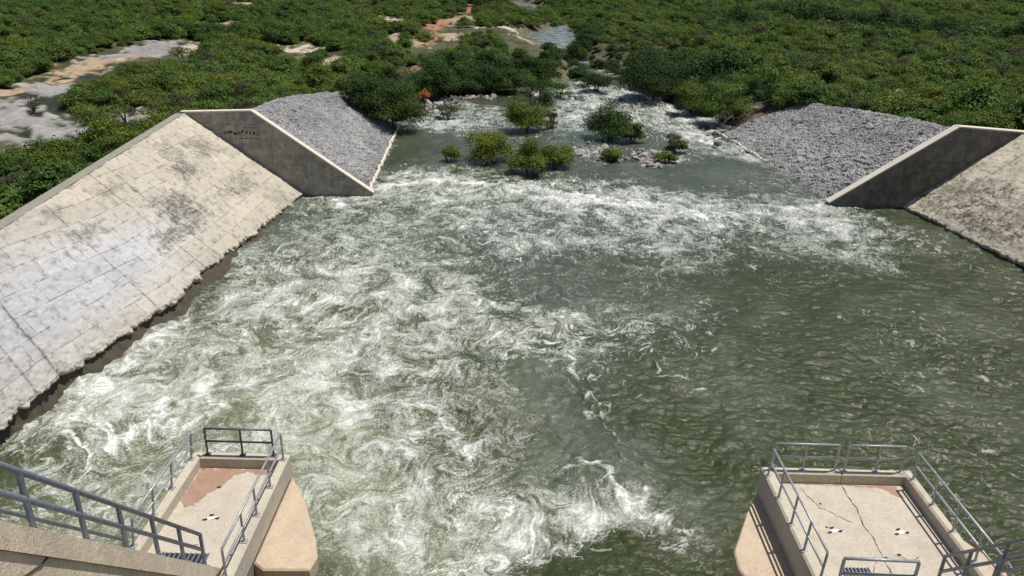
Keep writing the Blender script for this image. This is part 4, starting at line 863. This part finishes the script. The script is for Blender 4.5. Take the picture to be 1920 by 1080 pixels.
# everything beyond the individual trees: one mass of scrub, instanced on a point cloud
names = [m.name for m in list(crowns) * 2 + airyc + brightc if m.name in protos]; dn = [m.name for m in darkc if m.name in protos]
plist = [protos[n] for n in names + dn]
me = bpy.data.meshes.new('woodland'); n = int(rest.sum()); me.vertices.add(n)
me.vertices.foreach_set('co', np.stack([X_[rest], Y_[rest], H_[rest] - 0.1], -1).reshape(-1).astype(np.float32))
idx = rng.integers(0, len(names), n); nr = (near_river[rest] & (rng.random(n) < 0.6)) | (band[rest] * 0.8 > rng.random(n))
if dn: idx[nr] = len(names) + rng.integers(0, len(dn), int(nr.sum()))
a = me.attributes.new('idx', 'INT', 'POINT'); a.data.foreach_set('value', idx.astype(np.int32))
add_attr(me, 'sc', sc[rest]); add_attr(me, 'rz', rng.random(n) * 6.28)
wd = link('woodland', me, None); tag(wd, 'far dense green scrub woodland covering the plain to the top of the picture', 'woodland', kind='stuff')
ng = bpy.data.node_groups.new('scatter_scrub', 'GeometryNodeTree'); ng.interface.new_socket('Geometry', in_out='INPUT', socket_type='NodeSocketGeometry'); ng.interface.new_socket('Geometry', in_out='OUTPUT', socket_type='NodeSocketGeometry')
N = ng.nodes; gi = N.new('NodeGroupInput'); go = N.new('NodeGroupOutput'); iop = N.new('GeometryNodeInstanceOnPoints'); jn = N.new('GeometryNodeJoinGeometry')
for o in reversed(plist):
    q = N.new('GeometryNodeObjectInfo'); q.inputs['Object'].default_value = o; q.transform_space = 'ORIGINAL'; q.inputs['As Instance'].default_value = True
    ng.links.new(q.outputs['Geometry'], jn.inputs[0])
def nattr(nm, dt):
    q = N.new('GeometryNodeInputNamedAttribute'); q.data_type = dt; q.inputs['Name'].default_value = nm; return q.outputs['Attribute']
ng.links.new(gi.outputs[0], iop.inputs['Points']); ng.links.new(jn.outputs[0], iop.inputs['Instance']); iop.inputs['Pick Instance'].default_value = True
ng.links.new(nattr('idx', 'INT'), iop.inputs['Instance Index']); ng.links.new(nattr('sc', 'FLOAT'), iop.inputs['Scale'])
cx = N.new('ShaderNodeCombineXYZ'); ng.links.new(nattr('rz', 'FLOAT'), cx.inputs[2]); ng.links.new(cx.outputs[0], iop.inputs['Rotation']); ng.links.new(iop.outputs[0], go.inputs[0])
md = wd.modifiers.new('scatter', 'NODES'); md.node_group = ng

# shrubs standing in the river and other trees that can be told apart
def special(px_, py_, wpx, hpx, kind, label, seed, n=4500, name='river_shrub', cat='shrub', z=0.0, lobes=18, leaf=0.155, group=None, lob=(0.17, 0.28)):
    p = atz(px_, py_, z); d = depth_of(p); W = wpx / F * d; Hh = hpx / F * d / 0.97
    cm = crown_mesh('crown', seed, int(n * 2.5), W * 1.22, Hh * 1.1, 0.0, lobes, leaf, FM[kind], lob=lob, low=True)
    tm = trunk_mesh('trunk', seed, W, Hh, 4)
    return tree(name, p[0], p[1], z - 0.05, 1.0, cm, tm, label, cat, group, rz=0.0)
special(843, 302, 42, 34, 'bright', 'smallest green shrub standing in the river, leftmost of those above the foam line', 301, 1500, leaf=0.11, lobes=9)
special(918, 302, 82, 62, 'bright', 'upright bushy green shrub in the river, left of the roundest one', 302, 5200, lobes=20)
special(992, 325, 72, 66, 'bright', 'dense dark-bottomed green shrub nearest the foam line in midstream', 303, 5000, lobes=18)
special(1040, 314, 70, 54, 'bright', 'green shrub touching the right side of the shrub nearest the foam line', 304, 4200, lobes=14)
special(985, 246, 76, 68, 'bright', 'tall yellow-green shrub in the middle of the river behind the front shrubs', 305, 5000, lobes=18)
special(1003, 215, 86, 80, 'scrub', 'pale willow-like shrub leaning behind the tall yellow-green one', 306, 3400, lobes=20, lob=(0.12, 0.2))
special(1035, 242, 36, 50, 'brown', 'thin sparse olive shrub just right of the tall midstream shrub', 307, 700, lobes=8, lob=(0.1, 0.2))
special(1145, 260, 94, 66, 'dark', 'large dark green shrub on the head of the rocky islet', 308, 6000, lobes=22)
special(1186, 268, 46, 40, 'scrub', 'small dull shrub at the right foot of the large dark islet shrub', 309, 1800, lobes=10)
special(1152, 300, 40, 30, 'scrub', 'low green shrub among the rocks on the left of the islet', 310, 1200, lobes=9)
special(1262, 290, 52, 44, 'brown', 'sparse brownish shrub at the right end of the rocky islet', 311, 1300, lobes=12, lob=(0.12, 0.2))
special(1248, 305, 34, 26, 'bright', 'little green shrub below the brownish one at the right end of the islet', 312, 1000, lobes=7)
special(838, 222, 40, 34, 'brown', 'thin grey-green shrub by the pinkish rocks on the left shore', 313, 800, lobes=9, lob=(0.1, 0.2))
special(1118, 172, 66, 50, 'dark', 'dark shrub between the two white rapids', 314, 3600, lobes=16, leaf=0.17)
special(1048, 182, 40, 26, 'scrub', 'low shrub left of the rapids in front of the dark trees', 315, 1200, lobes=9)
special(738, 236, 108, 96, 'dark', 'big dark rounded tree at the downstream corner of the left riprap', 321, 9000, 'bank_tree', 'tree', 0.8, 30, 0.17)
special(690, 200, 80, 60, 'dark', 'dark tree on the rim of the left riprap behind the big rounded one', 322, 6000, 'bank_tree', 'tree', 4.0, 22, 0.17)
special(805, 178, 90, 66, 'dark', 'broad dark tree above the pinkish rocks on the left shore', 323, 7000, 'bank_tree', 'tree', 1.0, 26, 0.18)
special(1225, 180, 120, 96, 'dark', 'largest dark green tree on the right shore beside the rapids', 324, 9500, 'bank_tree', 'tree', 1.0, 30, 0.2)
special(1300, 205, 70, 52, 'bright', 'yellow-green tree on the right shore below the largest dark tree', 325, 4500, 'bank_tree', 'tree', 1.2, 18, 0.17)
special(1352, 222, 84, 76, 'scrub', 'rounded green tree on the right shore by the dark boulders', 326, 6500, 'bank_tree', 'tree', 1.2, 24, 0.17)
for i_, (qx, qy, w_, h_) in enumerate([(862, 173, 70, 52), (898, 170, 64, 50), (934, 169, 60, 48), (965, 170, 56, 44), (880, 160, 70, 50), (925, 158, 70, 50)]):
    special(qx, qy, w_, h_, 'dark', ['dark tree leaning over the grey rocks of the far shore, leftmost', 'dark tree second from the left over the grey rocks of the far shore', 'dark tree on the far shore directly left of the tall midstream shrub', 'dark tree on the far shore behind the tall midstream shrub', 'dark tree in the second row above the grey rocks of the far shore, left one', 'dark tree in the second row above the grey rocks of the far shore, right one'][i_], 340 + i_, 4500, 'bank_tree', 'tree', 0.5, 20, 0.19)
special(795, 190, 26, 22, 'rust', 'rust-orange bush on the left shore beside the big dark tree', 327, 900, 'bush', 'bush', 1.4, 8, 0.14)
special(190, 240, 100, 52, 'scrub', 'pale feathery tree standing on the gravel wash at the left', 328, 4200, 'bank_tree', 'tree', 3.6, 26, 0.13, lob=(0.1, 0.18))
special(235, 222, 50, 34, 'brown', 'grey half-bare shrub at the right end of the gravel wash', 329, 900, 'bush', 'bush', 3.6, 10, 0.12, lob=(0.12, 0.2))
special(62, 205, 50, 40, 'brown', 'thin leafless-looking shrub on the gravel wash at the far left', 330, 350, 'bush', 'bush', 3.6, 8, 0.11, lob=(0.1, 0.2))

# ------------------------------------------------------------------ boulders
def rock_mat(name, a, b):
    k = NT(name); c = k.coord(); oi = k.n('ShaderNodeObjectInfo'); col = k.mix(oi.outputs['Random'], a, b)
    col = k.mix(1.0, col, k.ramp(k.noise(3, 5, 0.65, c), [(0.3, (0.6, 0.6, 0.6)), (0.7, (1.2, 1.2, 1.2))]), 'MULTIPLY'); k.color(col); k.rough(0.85); k.bump(k.noise(7, 4, 0.7, c), 0.7, 0.06); return k.m
RM = {'grey': rock_mat('grey_boulder', (0.17, 0.155, 0.15), (0.46, 0.42, 0.39)), 'pink': rock_mat('pinkish_boulder', (0.16, 0.145, 0.135), (0.46, 0.41, 0.38)), 'dark': rock_mat('dark_boulder', (0.07, 0.062, 0.06), (0.24, 0.21, 0.19))}
def rock_mesh(seed):
    r = np.random.default_rng(seed); import bmesh
    bm = bmesh.new(); bmesh.ops.create_icosphere(bm, subdivisions=3, radius=1)
    pl_ = r.normal(size=(11, 3)); pl_ /= np.linalg.norm(pl_, axis=1)[:, None]; of = r.uniform(0.45, 0.85, 11)
    for v in bm.verts:
        for q, o_ in zip(pl_, of):
            dd = v.co.x * q[0] + v.co.y * q[1] + v.co.z * q[2]
            if dd > o_: v.co -= Vector(q) * (dd - o_) * 0.93
    me = bpy.data.meshes.new('boulder'); bm.to_mesh(me); bm.free(); return me
rockm = {kd: [rock_mesh(10 + i + 7 * j) for i in range(5)] for j, kd in enumerate(RM)}
for kd in rockm:
    for m in rockm[kd]: m.materials.append(RM[kd])
def cluster(n, pxs, kd, label, group, s0, s1, seed, dz=0.0):
    r = random.Random(seed)
    for i in range(n):
        a, b = r.choice(pxs); t = r.random(); qx = a[0] + (b[0] - a[0]) * t + r.gauss(0, a[2]); qy = a[1] + (b[1] - a[1]) * t + r.gauss(0, a[3])
        p = atz(qx, qy, 0.0 if dz == 0 else dz); z = float(terrain_h(np.array([p[0]]), np.array([p[1]]))[0]) if dz else 0.0
        o = bpy.data.objects.new('boulder', r.choice(rockm[kd])); COL.objects.link(o); s = r.uniform(s0, s1) * (1.5 if r.random() < 0.12 else 1)
        o.location = (p[0], p[1], max(z, -0.05) + s * 0.1); o.scale = (s * r.uniform(.8, 1.3), s * r.uniform(.7, 1.2), s * r.uniform(.5, .85)); o.rotation_euler = (r.uniform(-.4, .4), r.uniform(-.4, .4), r.uniform(0, 6.3))
        tag(o, label, 'boulder', group)
cluster(72, [((1165, 285, 8, 6), (1255, 305)), ((1185, 300, 8, 6), (1250, 312)), ((1190, 290, 6, 3), (1230, 285))], 'pink', 'pinkish grey boulder heaped on the right half of the rocky islet', 'boulders heaped on the islet', 0.25, 0.6, 1)
cluster(52, [((1080, 280, 8, 7), (1150, 275)), ((1095, 292, 8, 5), (1160, 300))], 'grey', 'small grey rock awash on the left half of the rocky islet', 'rocks awash left of the islet', 0.25, 0.5, 2)
cluster(56, [((790, 215, 5, 6), (825, 190)), ((825, 190, 6, 4), (850, 182)), ((798, 205, 5, 6), (812, 198))], 'pink', 'pinkish rock piled on the left shore below the rust-orange bush', 'rocks on the left shore', 0.35, 0.8, 3)
cluster(26, [((850, 182, 6, 4), (935, 178)), ((870, 186, 8, 3), (905, 180))], 'grey', 'grey rock along the far shore left of the midstream shrubs', 'rocks along the far shore', 0.4, 0.85, 4)
cluster(60, [((1350, 190, 12, 8), (1400, 215)), ((1380, 225, 14, 8), (1345, 235)), ((1365, 205, 14, 9), (1440, 200))], 'dark', 'dark boulder tumbled down the right bank upstream of the big trees', 'boulders on the right bank', 0.45, 1.0, 5, dz=2.0)
cluster(14, [((1030, 178, 8, 3), (1110, 183)), ((1120, 186, 8, 3), (1200, 196))], 'dark', 'dark rock breaking the white water of the rapids', 'rocks in the rapids', 0.35, 0.7, 6)
